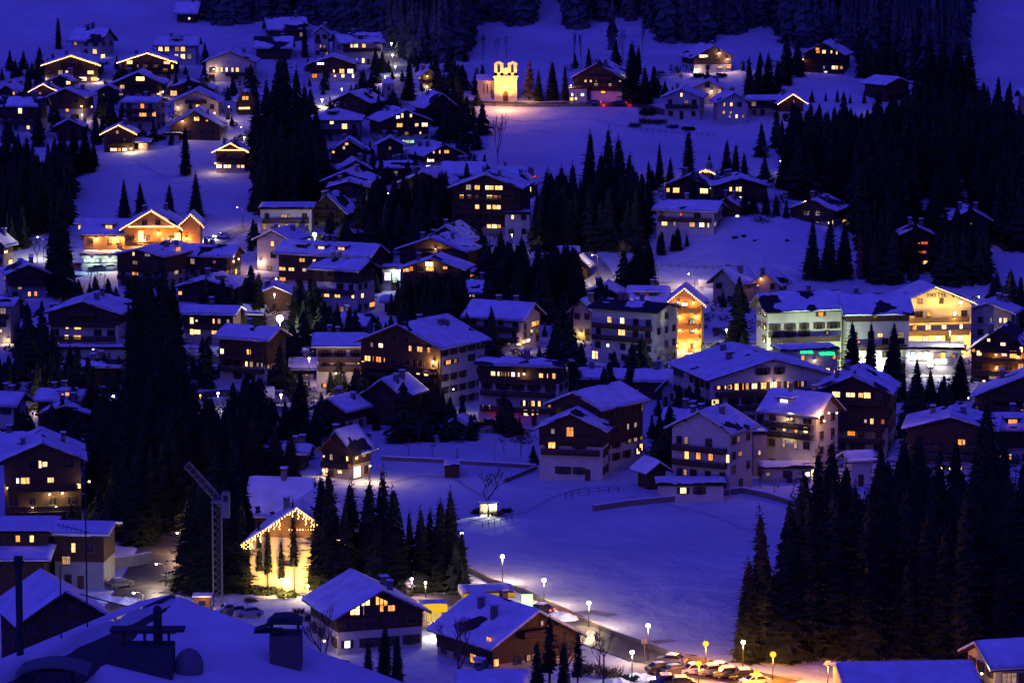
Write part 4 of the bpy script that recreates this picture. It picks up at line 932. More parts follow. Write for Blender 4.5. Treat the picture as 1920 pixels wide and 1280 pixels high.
# ------------------------------------------------------------------ church and tower
def church():
    p = ground(948, 190); px = F/(p.y*CP); t = thing('church', 'small baroque church with two open belfries, facade blazing in yellow floodlight', 'church', p)
    W2 = 21.5/px; zc = z_at(p.x, p.y, 145)-p.z; zt = z_at(p.x, p.y, 118)-p.z; D = 8.0
    w = MB(); w.box(-W2, W2, 0, D, -3, zc); w.build('facade_block', CREAM, t)
    c = MB(); c.box(-W2-.35, W2+.35, -.35, D+.3, zc+.002, zc+.35); c.box(-W2-.2, W2+.2, -.2, -.002, zc-.5, zc-.3)
    for x in (-W2+.35, -W2*.36, W2*.36, W2-.35): c.box(x-.28, x+.28, -.12, -.003, 0, zc-.502)
    c.build('cornice', WHITE, t)
    for s in (-1, 1):
        tw = W2*.40; x = s*(W2-tw); z0 = zc+.352; b = MB()
        h1 = zt-z0-.5
        for sx in (-1, 1):
            for sy in (0, 1): b.box(x+sx*tw*.65-tw*.35, x+sx*tw*.65+tw*.35, .1+sy*(2*tw-tw*.7), .1+sy*(2*tw-tw*.7)+tw*.7, z0, z0+h1)
        b.box(x-tw, x+tw, .1, .1+2*tw, z0-.001, z0+h1*.28); b.box(x-tw, x+tw, .1, .1+2*tw, z0+h1, z0+h1+.25)
        bf = b.build('belfry', CREAM, t)
        r = MB(); y0, y1 = -.15, 2*tw+.35; zz = z0+h1+.252
        r.prism([(x-tw-.3, zz), (x+tw+.3, zz), (x, zz+.75)], 'y', y0, y1); r.build('pediment', WHITE, bf)
        MB().tube((x, .1+tw, z0+h1*.4), (x, .1+tw, z0+h1*.8), .45, .2, 8).build('bell', BLACK, bf)
    g = MB(); n = 10
    pts = [(-W2*.3, zc+.352)] + [(-W2*.3*math.cos(PI*i/n), zc+1.6+1.1*math.sin(PI*i/n)) for i in range(n+1)] + [(W2*.3, zc+.352)]
    g.prism(pts[::-1], 'y', .3, .9); g.build('gable_shield', WHITE, t)
    MB().box(-.05, .05, .55, .65, zc+2.7, zc+4.0).box(-.35, .35, .56, .64, zc+3.4, zc+3.52).build('cross', BLACK, t)
    d = MB(); n = 8
    d.prism([(-.75, 0), (.75, 0)] + [(.75*math.cos(PI*i/n), 2.2+.75*math.sin(PI*i/n)) for i in range(n+1)], 'y', -.16, -.004); d.build('door', SHUT, t)
    o = MB(); o.prism([(.45*math.cos(2*PI*i/12), zc*.55+.45*math.sin(2*PI*i/12)) for i in range(12)], 'y', -.1, -.004); o.build('round_window', GLASS, t)
    nv = MB(); zn = z_at(p.x, p.y, 153)-p.z
    L = (948-20-896)/px
    nv.box(-W2-L, -W2-.002, 3.5, D+4, -3, zn); nv.build('nave', CREAM, t)
    rf = MB(); x0, x1 = -W2-L-.4, -W2-.003
    rf.prism([(3.0, zn+.003), (D+4.5, zn+.003), (D/2+3.75, zn+1.6)], 'x', x0, x1); rf.build('nave_roof', SNOWR, t)
    for i in range(3):
        xx = -W2-L*.62+i*L*.22
        MB().box(xx-.12, xx+.12, 3.42, 3.498, 2.0, 4.6).build('window', GLASS, t)
    for x, pw in ((-W2*.9, 1500), (0, 3600), (W2*.9, 1500)):
        MB().box(x-.25, x+.25, -6.4, -6.1, .1, .5).tube((x, -6.25, -1), (x, -6.25, .1), .06).build('floodlight', BLACK, t)
        spot_light(t, (x, -8.5, .6), (x*.5, 0, 6.0), pw*4.6, (1.0, .46, .06), 58)
    point_light(t, (0, -12, 3.5), 5200, (1.0, .42, .12)); point_light(t, (-W2-L*.3, -3.5, 1.5), 40, (1.0, .5, .2))
    point_light(t, (W2*2.1, -3.0, 1.0), 400, (1.0, .55, .12))
    for s in (-1, 1): point_light(t, (s*W2*.6, -1.2, zc+1.0), 160, (1.0, .58, .16))
church()
def tower():
    p = ground(728, 198); px = F/(p.y*CP); w = 10/px; z = z_at(p.x, p.y, 156)-p.z; t = thing('tower', 'square stone tower with a pyramid snow roof by the lamp lit lane', 'tower', p, R(10))
    MB().box(-w, w, -w, w, -3, z).build('wall', GREYW, t)
    r = MB(); e = w+.35; A = [(-e,-e,z+.002),(e,-e,z+.002),(e,e,z+.002),(-e,e,z+.002)]; ap = (0, 0, z+1.9)
    for i in range(4): r.face([A[i], A[(i+1)%4], ap])
    r.face(A[::-1]); r.build('roof', SNOWR, t)
    for z0 in (z*.35, z*.7): MB().box(-.35, .35, -w-.05, -w-.002, z0, z0+1.0).build('window', GLASS, t)
tower()

# ------------------------------------------------------------------ fuel station
def station():
    p = ground(912, 1142); px = F/(p.y*CP); t = thing('fuel_station', 'fuel station canopy with a yellow fascia and snow on top', 'fuel station', p, R(8))
    w, z1, z0 = 3.9, z_at(p.x, p.y, 1104)-p.z, z_at(p.x, p.y, 1114)-p.z
    z1 = max(z1, z0+.6)
    MB().box(-w, w, -3, 3, z0, z1).build('canopy', YELLOWP, t)
    MB().box(-w-.02, w+.02, -3.02, 3.02, z0+.1, z0+.25).build('green_stripe', mat('green_panel', (.05, .35, .06), .5), t)
    slope_b = MB(); slope(slope_b, lambda a, b: (a, b, z1+.02), -w, w, -3, 3, 1, 3.3, .3); slope_b.build('snow_cover', SNOWR, t, True)
    for x in (-w*.7, w*.7): MB().box(x-.15, x+.15, -.15, .15, 0, z0-.002).build('column', METAL, t)
    for x in (-1.6, 1.6):
        q = MB().box(x-.35, x+.35, -.3, .3, 0, 1.6).build('fuel_pump', WHITE, t)
        MB().box(x-.25, x+.25, -.34, -.302, 1.0, 1.4).build('display', glow('pump_display', (.9, 1, .6), 1.5), q)
    for x in (-2, 2):
        MB().box(x-.5, x+.5, -.2, .2, z0-.06, z0-.003).build('canopy_light', glow('canopy_lamp', (1, .95, .7), 12), t)
        point_light(t, (x, 0, z0-.35), 260, (1, .88, .5))
    for x in (-3, 0, 3): point_light(t, (x, -5.2, z0+1.2), 45, (1, .8, .3))
    p2 = ground(812, 1163); k = thing('fuel_kiosk', 'small kiosk under a bright yellow snow topped canopy beside the white gabled house', 'kiosk', p2, R(8))
    z1, z0 = z_at(p2.x, p2.y, 1130)-p2.z, z_at(p2.x, p2.y, 1142)-p2.z
    MB().box(-1.9, 1.9, -1.9, 1.9, z0, z1).build('canopy', glow('lit_yellow_fascia', (1.0, .58, .02), 0.9), k)
    b = MB(); slope(b, lambda a, c: (a, c, z1+.02), -1.9, 1.9, -1.9, 1.9, 1, 5.3, .3); b.build('snow_cover', SNOWR, k, True)
    MB().box(-1.1, 1.1, -1.1, 1.1, -.5, z0-.003).build('booth', glow('booth_panels', (1.0, .7, .2), .7), k)
    for x in (-1.1, -.4, .4, 1.1): MB().box(x-.07, x+.07, -1.2, -1.102, 0, z0-.01).build('mullion', WOODL, k)
    point_light(k, (0, -2.4, z0-.4), 260, (1, .75, .2))
    p3 = ground(988, 1165); s = thing('fuel_sign', 'tall glowing white green price sign beside the fuel station', 'sign', p3, R(6))
    z0, z1 = z_at(p3.x, p3.y, 1138)-p3.z, z_at(p3.x, p3.y, 1112)-p3.z
    MB().box(-.12, .12, -.1, .1, -.5, z0).build('post', METAL, s)
    MB().box(-.9, .9, -.16, .16, z0+.002, z1).build('case', mat('green_panel', (.05, .35, .06), .5), s)
    MB().box(-.8, .8, -.2, -.162, z0+.6, z1-.1).build('upper_panel', glow('sign_panel', (.80, 1.0, .45), 2.0), s)
    MB().box(-.8, .8, -.2, -.162, z0+.08, z0+.5).build('lower_panel', glow('sign_panel_low', (.65, 1.0, .75), 1.8), s)
    point_light(s, (0, -.8, (z0+z1)/2), 300, (.7, 1, .6))
station()

# ------------------------------------------------------------------ crane
def lattice(b, p, q, s, n, r=.06):
    p, q = Vector(p), Vector(q); d = (q-p).normalized()
    a = d.cross(Vector((0, 1, 0))).normalized(); c = d.cross(a).normalized()
    C = [(a*i+c*j)*(s/2) for i, j in ((-1,-1),(1,-1),(1,1),(-1,1))]
    for k in C: b.tube(p+k, q+k, r, n=4)
    for i in range(n):
        for j in range(4):
            A, B = p.lerp(q, i/n)+C[j], p.lerp(q, (i+1)/n)+C[(j+1)%4]
            b.tube(A, B, r*.6, n=3, cap=False); b.tube(p.lerp(q, (i+1)/n)+C[j], B, r*.6, n=3, cap=False)
def crane():
    p = ground(409, 1142); t = thing('tower_crane', 'slim grey lattice crane with a raised slanting jib above the spruces', 'crane', p)
    zt = z_at(p.x, p.y, 942)-p.z; px = F/(p.y*CP); m = MB(); lattice(m, (0, 0, -1), (0, 0, zt), 1.35, 16, .055)
    CR = mat('crane_steel', (.20, .20, .20), .6, .15, 3, metal=.2)
    m.build('mast', CR, t)
    j = MB(); lattice(j, (1.2, 0, zt-.6), ((352-409)/px, 0, z_at(p.x, p.y, 870)-p.z), 1.0, 9, .05); j.build('jib', CR, t)
    b = MB(); b.box(.75, 1.9, -.8, .8, zt-2.2, zt+1.6).box(-.8, .749, -.8, .8, zt+.004, zt+.4).box(1.0, 1.7, -.83, -.803, zt+.3, zt+1.2, 1); b.build('machine_cab', [METAL, GLASS], t)
crane()
MBK = ground(380, 1143); k = thing('kiosk', 'small orange lit wooden kiosk with a flat roof at the crane foot', 'kiosk', MBK)
MB().box(-1.2, 1.2, -1, 1, -.5, 2.0).build('wall', WOODL, k); MB().box(-1.5, 1.5, -1.3, 1.3, 2.002, 2.15, 0).box(-1.45, 1.45, -1.25, 1.25, 2.152, 2.4, 1).build('roof', [WOOD, SNOWR], k)
MB().box(-.5, .5, -1.05, -1.002, .9, 1.6).build('hatch', GLASS, k); point_light(k, (.3, -2.2, 2.2), 90, ORNG)

# ------------------------------------------------------------------ near roof with chimneys (lower left corner)
def near_house():
    A = at_y(330, 1128, 110); zr = A.z
    Bp = at_y(0, 1213, 100); d = Vector((Bp.x-A.x, Bp.y-A.y, 0)).normalized()
    n = Vector((-d.y, d.x, 0));
    if n.x < 0: n = -n
    k = .27
    rz = math.atan2(-d.x, d.y) if False else 0
    t = thing('house', 'near house with a large snow roof, bare sheet strip and chimneys, lower left corner', 'house', (A.x, A.y, hgt(A.x, A.y)))
    O = Vector(t.location)
    LBL = 1.15                                    # the far slope is short and breaks off to a wall
    def P(a, b, z=0.0):
        b = b if b > 0 else b*LBL/9.0
        q = A + d*a + n*b; return (q.x-O.x, q.y-O.y, zr - k*abs(b) + z - O.z)
    # roof slabs: a runs along the ridge towards the camera, b down the slope
    LA, LB = 30.0, 9.0; r = MB()
    for s in (-1, 1):
        p = [P(0, 0), P(LA, 0), P(LA, s*LB), P(0, s*LB)]; q = [(x, y, z-.25) for x, y, z in p]
        r.face(p if s > 0 else p[::-1], 0); r.face(q[::-1] if s > 0 else q, 1)
        for i in range(4): j = (i+1) % 4; r.face([p[i], q[i], q[j], p[j]], 1)
    roof = r.build('roof', [mat('roof_sheet', (.05, .045, .05), .6, .3, 2), WOOD], t)
    w = MB(); c = [P(1.2, -LB+1), P(LA-1, -LB+1), P(LA-1, LB-1), P(1.2, LB-1)]
    for i in range(4):
        a, b = c[i], c[(i+1) % 4]; w.face([(a[0], a[1], -6), (b[0], b[1], -6), (b[0], b[1], b[2]-.26), (a[0], a[1], a[2]-.26)])
    w.build('wall', WHITE, t)
    # snow: missing in a strip of bare sheet below the ridge
    nr0 = Vector((n.x*k, n.y*k, 1.0)); C0 = Vector((0, 0, CAMZ)); dr0 = ray(172, 1262)
    q0 = C0 + dr0*((A-C0).dot(nr0)/dr0.dot(nr0)) - A; pa, pb = q0.dot(d), q0.dot(n)
    def cover(a, b):
        lo, hi = .03+.022*a, .05+.19*a
        e = .12*noise.noise((a*.9, b*.9, 2))
        m = min(b-lo, hi-b) + e
        th = .30 + .05*noise.noise((a*.3, b*.3, 7))
        return max(-.12, min(th, -m*2.6+.02)) if m > -.3 else th
    for s in (1, -1):
        g = MB(); na, nb = 120, 90; ids = []
        for i in range(na+1):
            for j in range(nb+1):
                a, b = LA*i/na*.999+.01, LB*j/nb
                h = cover(a, b) if s > 0 else .30
                if i == 0: h = min(h, .16)
                g.v.append(P(a, s*b, h))
        for i in range(na):
            for j in range(nb):
                q = (i*(nb+1)+j, (i+1)*(nb+1)+j, (i+1)*(nb+1)+j+1, i*(nb+1)+j+1); g.f.append(q if s > 0 else q[::-1]); g.m.append(0)
        base = len(g.v)
        for j in range(nb+1): g.v.append(P(.01, s*LB*j/nb, -.1))
        for j in range(nb): g.f.append((j, j+1, base+j+1, base+j) if s > 0 else (j+1, j, base+j, base+j+1)); g.m.append(0)
        g.build('snow_cover', SNOWR, roof, True)
    # find the point of the sunward slope under a pixel
    nrm = Vector((n.x*k, n.y*k, 1.0))
    def on(u, v):
        dr = ray(u, v); C0 = Vector((0, 0, CAMZ)); tt = (A-C0).dot(nrm)/dr.dot(nrm); q = C0 + dr*tt
        return q - O
    ppm = F/106.0
    # big block chimney with a slab on posts and a round pot
    q = on(262, 1279); zt = z_at(q.x+O.x, q.y+O.y, 1216)-O.z; hw = 60/ppm; b = MB()
    b.box(q.x-hw, q.x+hw, q.y, q.y+1.1, q.z-2, zt)
    ch = b.build('chimney', mat('dark_render', (.07, .06, .07), .95, .3, 9, .3), t)
    z2 = z_at(q.x+O.x, q.y+O.y, 1190)-O.z; b = MB()
    b.box(q.x-hw*.95, q.x+hw*1.35, q.y+.35, q.y+.95, z2, z2+.07); b.box(q.x-hw*.9, q.x+hw*1.1, q.y+.4, q.y+.9, z2-.05, z2-.002)
    for xx in (-.55, .1, .62, .85):
        for yy in (.42, .82): b.box(q.x+hw*xx-.02, q.x+hw*xx+.02, q.y+yy, q.y+yy+.04, zt, z2-.05)
    b.build('slab', BLACK, ch)
    xq = q.x+30/ppm; z3 = z_at(q.x+O.x, q.y+O.y, 1152)-O.z
    b = MB(); b.tube((xq, q.y+.7, zt), (xq, q.y+.7, z3), .13, .13, 10); b.ball((xq, q.y+.7, z3), .13, sz=1.0); b.build('flue_pot', BLACK, ch)
    # small hooded chimney at the very corner
    q = on(100, 1292); zt = z_at(q.x+O.x, q.y+O.y, 1258)-O.z
    b = MB(); b.box(q.x-.5, q.x+.5, q.y, q.y+.8, q.z-2, zt, 0)
    nx_ = 12
    for i in range(nx_):
        x0, x1 = -1.0+2.0*i/nx_, -1.0+2.0*(i+1)/nx_; f = lambda x: .22*(1-x*x)
        b.face([(q.x+x0, q.y-.2, zt+f(x0)), (q.x+x1, q.y-.2, zt+f(x1)), (q.x+x1, q.y+1.0, zt+f(x1)), (q.x+x0, q.y+1.0, zt+f(x0))], 1)
        b.face([(q.x+x0, q.y-.2, zt+f(x0)-.08), (q.x+x0, q.y-.2, zt+f(x0)), (q.x+x1, q.y-.2, zt+f(x1)), (q.x+x1, q.y-.2, zt+f(x1)-.08)][::-1], 1)
    b.build('chimney', [MATS['dark_render'], mat('dull_sheet', (.16, .16, .17), .8, .3, 6)], t)
    # brown plastered chimney with sloping hood, standing lower on the slope
    q = on(535, 1268); zt = z_at(q.x+O.x, q.y+O.y, 1192)-O.z; hw = 30/ppm
    b = MB(); b.box(q.x-hw, q.x+hw, q.y, q.y+1.0, q.z-2, zt); ch = b.build('chimney', mat('brown_render', (.15, .11, .10), .95, .3, 9, .2), t)
    b = MB(); z2 = zt+.1
    b.face([(q.x-hw*2.0, q.y, z2+.02), (q.x-hw*.2, q.y, z2+.32), (q.x-hw*.2, q.y+.7, z2+.32), (q.x-hw*2.0, q.y+.7, z2+.02)], 0)
    b.prism([(q.x-hw*1.2, z2+.26), (q.x-hw*.7, z2+.46), (q.x+hw*.3, z2+.48), (q.x+hw*1.1, z2+.32), (q.x+hw*1.1, z2+.25)][::-1], 'y', q.y-.05, q.y+.75, 0)
    for xx in (-.9, .8): b.box(q.x+hw*xx-.03, q.x+hw*xx+.03, q.y+.1, q.y+.16, zt, z2+.3); b.box(q.x+hw*xx-.03, q.x+hw*xx+.03, q.y+.6, q.y+.66, zt, z2+.3)
    b.box(q.x-hw*2.0, q.x-hw*.2, q.y, q.y+.7, z2-.02, z2+.015)
    b.build('hood', BLACK, ch)
    # stovepipe
    q = on(38, 1232); zt = z_at(q.x+O.x, q.y+O.y, 1058)-O.z
    b = MB(); b.tube((q.x, q.y, q.z-.3), (q.x, q.y, zt), .105, .1, 10); b.tube((q.x, q.y, zt-.02), (q.x, q.y, zt+.1), .15, .17, 10); b.tube((q.x, q.y, zt+.1), (q.x, q.y, zt+.24), .12, .14, 10); b.build('stovepipe', BLACK, t)
    # aerial masts and an overhead cable
    for (u, vb_, vt_, yagi) in ((115, 1199, 1060, 0), (164, 1180, 888, 1)):
        q = on(u, vb_); zt = z_at(q.x+O.x, q.y+O.y, vt_)-O.z; b = MB(); b.tube((q.x, q.y, q.z-.2), (q.x, q.y, zt), .026, .02, 6)
        if yagi:
            za = z_at(q.x+O.x, q.y+O.y, 994)-O.z; b.tube((q.x-.85, q.y, za+.18), (q.x+.1, q.y, za-.06), .012, n=4)
            for i in range(7): xx = q.x-.8+i*.13; b.tube((xx, q.y-.12, za+.17-.033*i-.06), (xx, q.y+.12, za+.17-.033*i+.06), .008, n=3)
            zb = z_at(q.x+O.x, q.y+O.y, 905)-O.z; b.tube((q.x-.4, q.y, zb), (q.x+.4, q.y, zb-.05), .01, n=4)
        b.build('aerial_mast', BLACK, t)
    # dish
    q = on(353, 1284); zc = z_at(q.x+O.x, q.y+O.y, 1254)-O.z; b = MB(); rr = .57; n_ = 20
    cx, cy = q.x, q.y-.1
    for ring in range(5):
        r0, r1 = rr*ring/5, rr*(ring+1)/5
        for i in range(n_):
            def pt(r_, i): a_ = 2*PI*i/n_; return (cx + .74*r_*math.cos(a_), cy + .25*(r_/rr)**2 + r_*math.cos(a_)*.35, zc + r_*math.sin(a_)*1.05)
            b.face([pt(r0, i), pt(r1, i), pt(r1, i+1), pt(r0, i+1)])
    b.tube((cx, cy+.05, zc), (cx, cy+.4, zc-.9), .03); b.build('satellite_dish', mat('dish_metal', (.20, .19, .20), .8, .3, 14), t)
    # two overhead cables
    for a_, m_, b_ in (((150, 1113, 118), (285, 1148, 114), (655, 1240, 112)),):
        b = MB(); q = [at_y(*s)-O for s in (a_, m_, b_)]; prev = q[0]
        for i in range(1, 13):
            tt = i/12; p_ = q[0]*((1-tt)*(1-2*tt)) + q[1]*(4*tt*(1-tt)) + q[2]*(tt*(2*tt-1)); b.tube(prev, p_, .022, n=4, cap=False); prev = p_
        b.build('cable', BLACK, t)
near_house()

# ------------------------------------------------------------------ trees
def spruce_meshes(seed, H_=20.0, rad=3.4, whorls=36, bare=0.06, dens=1.0, name='crown', taper=.85):
    rn = random.Random(seed); V, Fc = [], []
    def tri(a, b, c): i = len(V); V.extend((a, b, c)); Fc.append((i, i+1, i+2))
    lean = rn.uniform(-.02, .02)
    for k in range(whorls):
        t = (k + rn.uniform(-.3, .3))/whorls; t = min(max(t, 0), .985)
        z = H_*(bare + (1-bare)*t)
        L0 = (rad*((1-t)**taper)*(.90 if t > .06 else .7) + .12)*rn.uniform(.68, 1.16)
        nbr = rn.randint(6, 8) if t < .8 else 5
        ph = rn.uniform(0, 2*PI)
        for j in range(nbr):
            if rn.random() > dens: continue
            a = ph + 2*PI*j/nbr + rn.uniform(-.25, .25)
            L = L0*rn.uniform(.7, 1.12); ca, sa = math.cos(a), math.sin(a)
            dr = rn.uniform(.28, .55)*(1-t*.7) if t < .85 else -rn.uniform(.1, .5)
            zz = z + rn.uniform(-.25, .25)
            n = max(3, int(L/.42)); wd = .40*L
            P = lambda s: (ca*L*s + lean*z, sa*L*s, zz - dr*L*(s - .42*s*s*s))
            prev = P(0.0)
            for q in range(n):
                s0, s1 = q/n, (q+1)/n
                A, B = P(s0), P(s1)
                w1 = (wd*(1-s1)**.8 + .14)*rn.uniform(.7, 1.25)
                if s0 > .08:
                    for sd in (-1, 1):
                        hang = w1*rn.uniform(.25, .6)
                        m = P(min(1.0, s1+.45*w1/L))
                        tip = (m[0] - sd*sa*w1, m[1] + sd*ca*w1, m[2] - hang)
                        tri(A, B, tip)
                if rn.random() < .6:
                    d = w1*rn.uniform(.4, .9)*.7
                    tri(A, B, ((A[0]+B[0])/2 + rn.uniform(-.1, .1), (A[1]+B[1])/2 + rn.uniform(-.1, .1), (A[2]+B[2])/2 - d - .12))
            e = P(1.0); p9 = P(.86); tri((p9[0]-sa*.12, p9[1]+ca*.12, p9[2]), (p9[0]+sa*.12, p9[1]-ca*.12, p9[2]), (e[0]+ca*.15, e[1]+sa*.15, e[2]-.05))
    # inner dead twigs: ragged sheets that close the view through the middle
    for k in range(int(420*dens)):
        t = rn.random()**1.2*.92; z = H_*(bare+(1-bare)*t); r_ = rad*(1-t)**taper*.55; a = rn.uniform(0, 2*PI); w = r_*.8
        ca, sa = math.cos(a), math.sin(a)
        tri((0, 0, z+.6), (ca*r_-sa*w*.5, sa*r_+ca*w*.5, z-rn.uniform(.2, .9)), (ca*r_+sa*w*.5, sa*r_-ca*w*.5, z-rn.uniform(.2, .9)))
    tri((-.1, 0, H_*.965), (.1, 0, H_*.965), (lean*H_, 0, H_+.35)); tri((0, -.1, H_*.965), (0, .1, H_*.965), (lean*H_, 0, H_+.35))
    me = bpy.data.meshes.new(name); me.from_pydata(V, [], Fc); me.update()
    b = MB(); b.tube((0, 0, -1.5), (lean*H_, 0, H_*.97), .28, .03, 7); tm = b.mesh('trunk', BARK)
    return me, tm
SPR = []
for i, (rad, tp, wh, dn) in enumerate(((5.4, .80, 27, 1), (4.7, .74, 28, 1), (6.0, .84, 25, 1), (5.0, .68, 27, 1), (4.2, .70, 29, 1), (5.6, .9, 24, .95))):
    c, t = spruce_meshes(100+i, rad=rad, taper=tp, whorls=wh, dens=dn); c.materials.append(NEEDLE); SPR.append((c, t, rad))
PINE = []      # thin ragged trees whose lower trunk is bare
for i in range(3):
    c, t = spruce_meshes(200+i, rad=2.2, taper=.55, whorls=24, bare=.30, dens=.6); c.materials.append(NEEDLE); PINE.append((c, t, 2.2))
LAR = []
for i in range(2):
    c, t = spruce_meshes(300+i, rad=3.0, taper=.8, whorls=30, bare=.1, dens=.55); c.materials.append(LARCH); LAR.append((c, t, 3.0))
OVAL = []
c, t = spruce_meshes(401, rad=4.4, taper=.5, whorls=34, bare=.05, dens=1); c.materials.append(NEEDLE); OVAL.append((c, t, 4.4))

def bare_mesh(seed, H_=10.0, name='crown', spread=.55, tw=.028):
    rn = random.Random(seed); b = MB(); b2 = MB()
    def grow(p, d, L, r, lv):
        q = p + d*L
        (b2 if lv == 0 else b).tube(p, q, r, r*.65, 4 if lv < 2 else 3, cap=False)
        if lv >= 5: return
        for _ in range(rn.choice((2, 3, 3)) if lv < 4 else 3):
            ax = Vector((rn.uniform(-1, 1), rn.uniform(-1, 1), rn.uniform(-.15, .6)))
            nd = (d*(1-spread) + ax*spread + Vector((0, 0, .12))).normalized()
            grow(p + d*L*rn.uniform(.55, 1.0), nd, L*rn.uniform(.58, .8), max(tw, r*.6), lv+1)
    grow(Vector((0, 0, -.5)), Vector((rn.uniform(-.06, .06), 0, 1)).normalized(), H_*.28, .16, 0)
    zs = max(p[2] for p in b.v)
    for bb in (b, b2): bb.v = [(x*H_/zs*.9, y*H_/zs*.9, z*H_/zs) for x, y, z in bb.v]
    return b.mesh(name, TWIG), b2.mesh('trunk', BARK), 3.5
BARE = [bare_mesh(s) for s in (11, 12, 13, 15)]
POPL = [bare_mesh(21, spread=.25)]
def shrub_mesh(seed, leafy):
    rn = random.Random(seed); V, Fc = [], []
    for i in range(420):
        u = rn.uniform(0, 2*PI); z = rn.random(); r_ = (1-z*z)**.5*(.85+.3*noise.noise((math.cos(u)*1.5, math.sin(u)*1.5, z*2+seed)))
        rr = r_*rn.uniform(.3, 1.05)**.6; p = Vector((math.cos(u)*rr, math.sin(u)*rr, z*rr*1.0*.95)); s = rn.uniform(.08, .2) if leafy else .035
        d = Vector((rn.uniform(-1, 1), rn.uniform(-1, 1), rn.uniform(-.2, 1.2))).normalized()*(s*1.4 if leafy else rn.uniform(.3, .6)); n = Vector((rn.uniform(-1, 1), rn.uniform(-1, 1), rn.uniform(-1, 1))).normalized()*s
        k = len(V); V += [tuple(p-n), tuple(p+n), tuple(p+d)]; Fc.append((k, k+1, k+2))
    me = bpy.data.meshes.new('foliage'); me.from_pydata(V, [], Fc); me.materials.append(NEEDLE if leafy else TWIG); return me
SHR = [shrub_mesh(s, True) for s in (1, 2)] + [shrub_mesh(s, False) for s in (3, 4)]

ntree = [0]
def tree(u, vb, vt, lib, label, cat='tree', name='spruce_tree', group=None, wr=1.0, y=None):
    p = ground(u, vb); h = max(2.0, z_at(p.x, p.y, vt) - p.z); c, t, rad = lib[ntree[0] % len(lib)]; ntree[0] += 1
    rn = random.Random(ntree[0]); H_ = 20.0 if lib not in (BARE, POPL) else 10.0
    s = h/H_
    if lib in (SPR, PINE, LAR, OVAL): sx = s*wr*rn.uniform(.78, 1.22)*(1.15 if h < 12 else (1.0 if h < 20 else .92))
    else: sx = s*wr
    o = thing(name, label, cat, p, rn.uniform(0, 6.28), group); 
    lx_, ly_ = rn.gauss(0, .018), rn.gauss(0, .018)
    for nm, me in (('trunk', t), ('crown', c)):
        q = link(nm, me, o); q.scale = (sx, sx*rn.uniform(.88, 1.12), s); q.rotation_euler = (lx_, ly_, 0)
    return o
def grove(lst, label, group, lib=SPR, name='spruce_tree', wr=1.0):
    """label holds %s for the place in the row, or none when nothing tells the trees apart"""
    lst = sorted(lst); n = len(lst)
    for i, q in enumerate(lst):
        tree(q[0], q[1], q[2], lib, (label % nth(i, n)) if '%s' in label else label, 'tree', name, group, (q[3] if len(q) > 3 else 1.0)*wr)
def scatter(n, u0, u1, vb0, vb1, hmin, hmax, seed, vtmin=None):
    rn = random.Random(seed); out = []
    for i in range(n):
        u = u0 + (u1-u0)*(i+rn.uniform(.1, .9))/n; vb = rn.uniform(vb0, vb1); p = ground(u, vb)
        h = rn.uniform(hmin, hmax); vt = vb - h*F/(p.y*1.0)
        if vtmin is not None: vt = max(vt, vtmin + rn.uniform(0, 30))
        out.append((u, vb, vt))
    return out

tree(110, 92, 31, OVAL, 'broad round topped dark fir on the snow beside the white three storey house', name='fir_tree', wr=.85)
tree(53, 166, 119, SPR, 'lone small spruce at the left above the beaded gable')
grove([(140,330,232),(118,330,236),(160,322,240),(102,328,262),(176,312,262)], '%s of the dense firs beside the snow slope at left', 'firs beside the left snow slope', wr=1.25)
grove([(28,352,256),(52,350,252),(12,360,276),(72,362,286),(88,372,300)], '%s of the dark spruces near the left edge below the long low building', 'spruces near the left edge', wr=1.1)
grove([(6,442,330),(34,440,318),(62,438,322),(84,430,326)], '%s of the front spruces at the left edge above the cream gable', 'front spruces at the left edge', wr=1.2)
tree(120, 560, 352, SPR, 'tall brown tinged spruce standing left of the golden hotel', wr=1.05)
tree(100, 552, 398, SPR, 'dark spruce pressed against the brown tinged one left of the golden hotel')
grove([(480,300,178),(498,300,140),(516,300,96),(536,305,92),(556,310,118),(574,312,150),(592,318,196),(606,322,236),(484,318,214)], '%s in back row of the great dark spruce wall, upper centre left', 'great dark spruce wall, back row', wr=1.0)
grove([(484,402,310),(496,408,300),(512,398,250),(530,400,232),(552,400,240),(574,385,262),(596,350,272)], '%s in front row of the great spruce wall above the flat roofed house', 'great dark spruce wall, front row', wr=1.0)
tree(348, 330, 232, SPR, 'slim dark tree in front of the gabled chalet with the bright wall lamp', wr=.85)
grove([(234,414,332),(265,402,340)], '%s of the two spruces left behind the golden hotel gable', 'spruces left behind the golden hotel')
grove([(318,405,343),(368,415,320)], '%s of the two spruces right behind the golden hotel gable', 'spruces right behind the golden hotel', wr=1.1)
grove([(768,188,103),(818,182,94)], '%s of the two spruces flanking the house with the yellow lamp', 'spruces flanking the yellow lamp house')
tree(546, 70, 32, OVAL, 'pointed dark fir at the foot of the wood beside the white corner house', name='fir_tree', wr=.7)
tree(572, 108, 38, OVAL, 'broad dark fir between the snowy barn roofs and the narrow pale house', name='fir_tree', wr=.8)
tree(992, 187, 108, LAR, 'pale larch lit yellow by the church floodlights', name='larch_tree', wr=2.4)
grove([(1010,190,128),(1036,188,112),(1060,190,120)], '%s of the bare dark trees right of the yellow lit larch', 'dark trees right of the lit larch', wr=.9)
grove([(1076,130,58),(1090,130,60)], '%s of the two slim poplars on the snow above the dark chalet', 'slim poplars above the dark chalet', lib=POPL, name='poplar_tree', wr=.5)
grove([(1104,132,88),(1124,128,108),(1186,192,74),(1210,194,122),(1196,140,84)], '%s of the firs around the big dark chalet right of the church', 'firs around the dark chalet by the church')
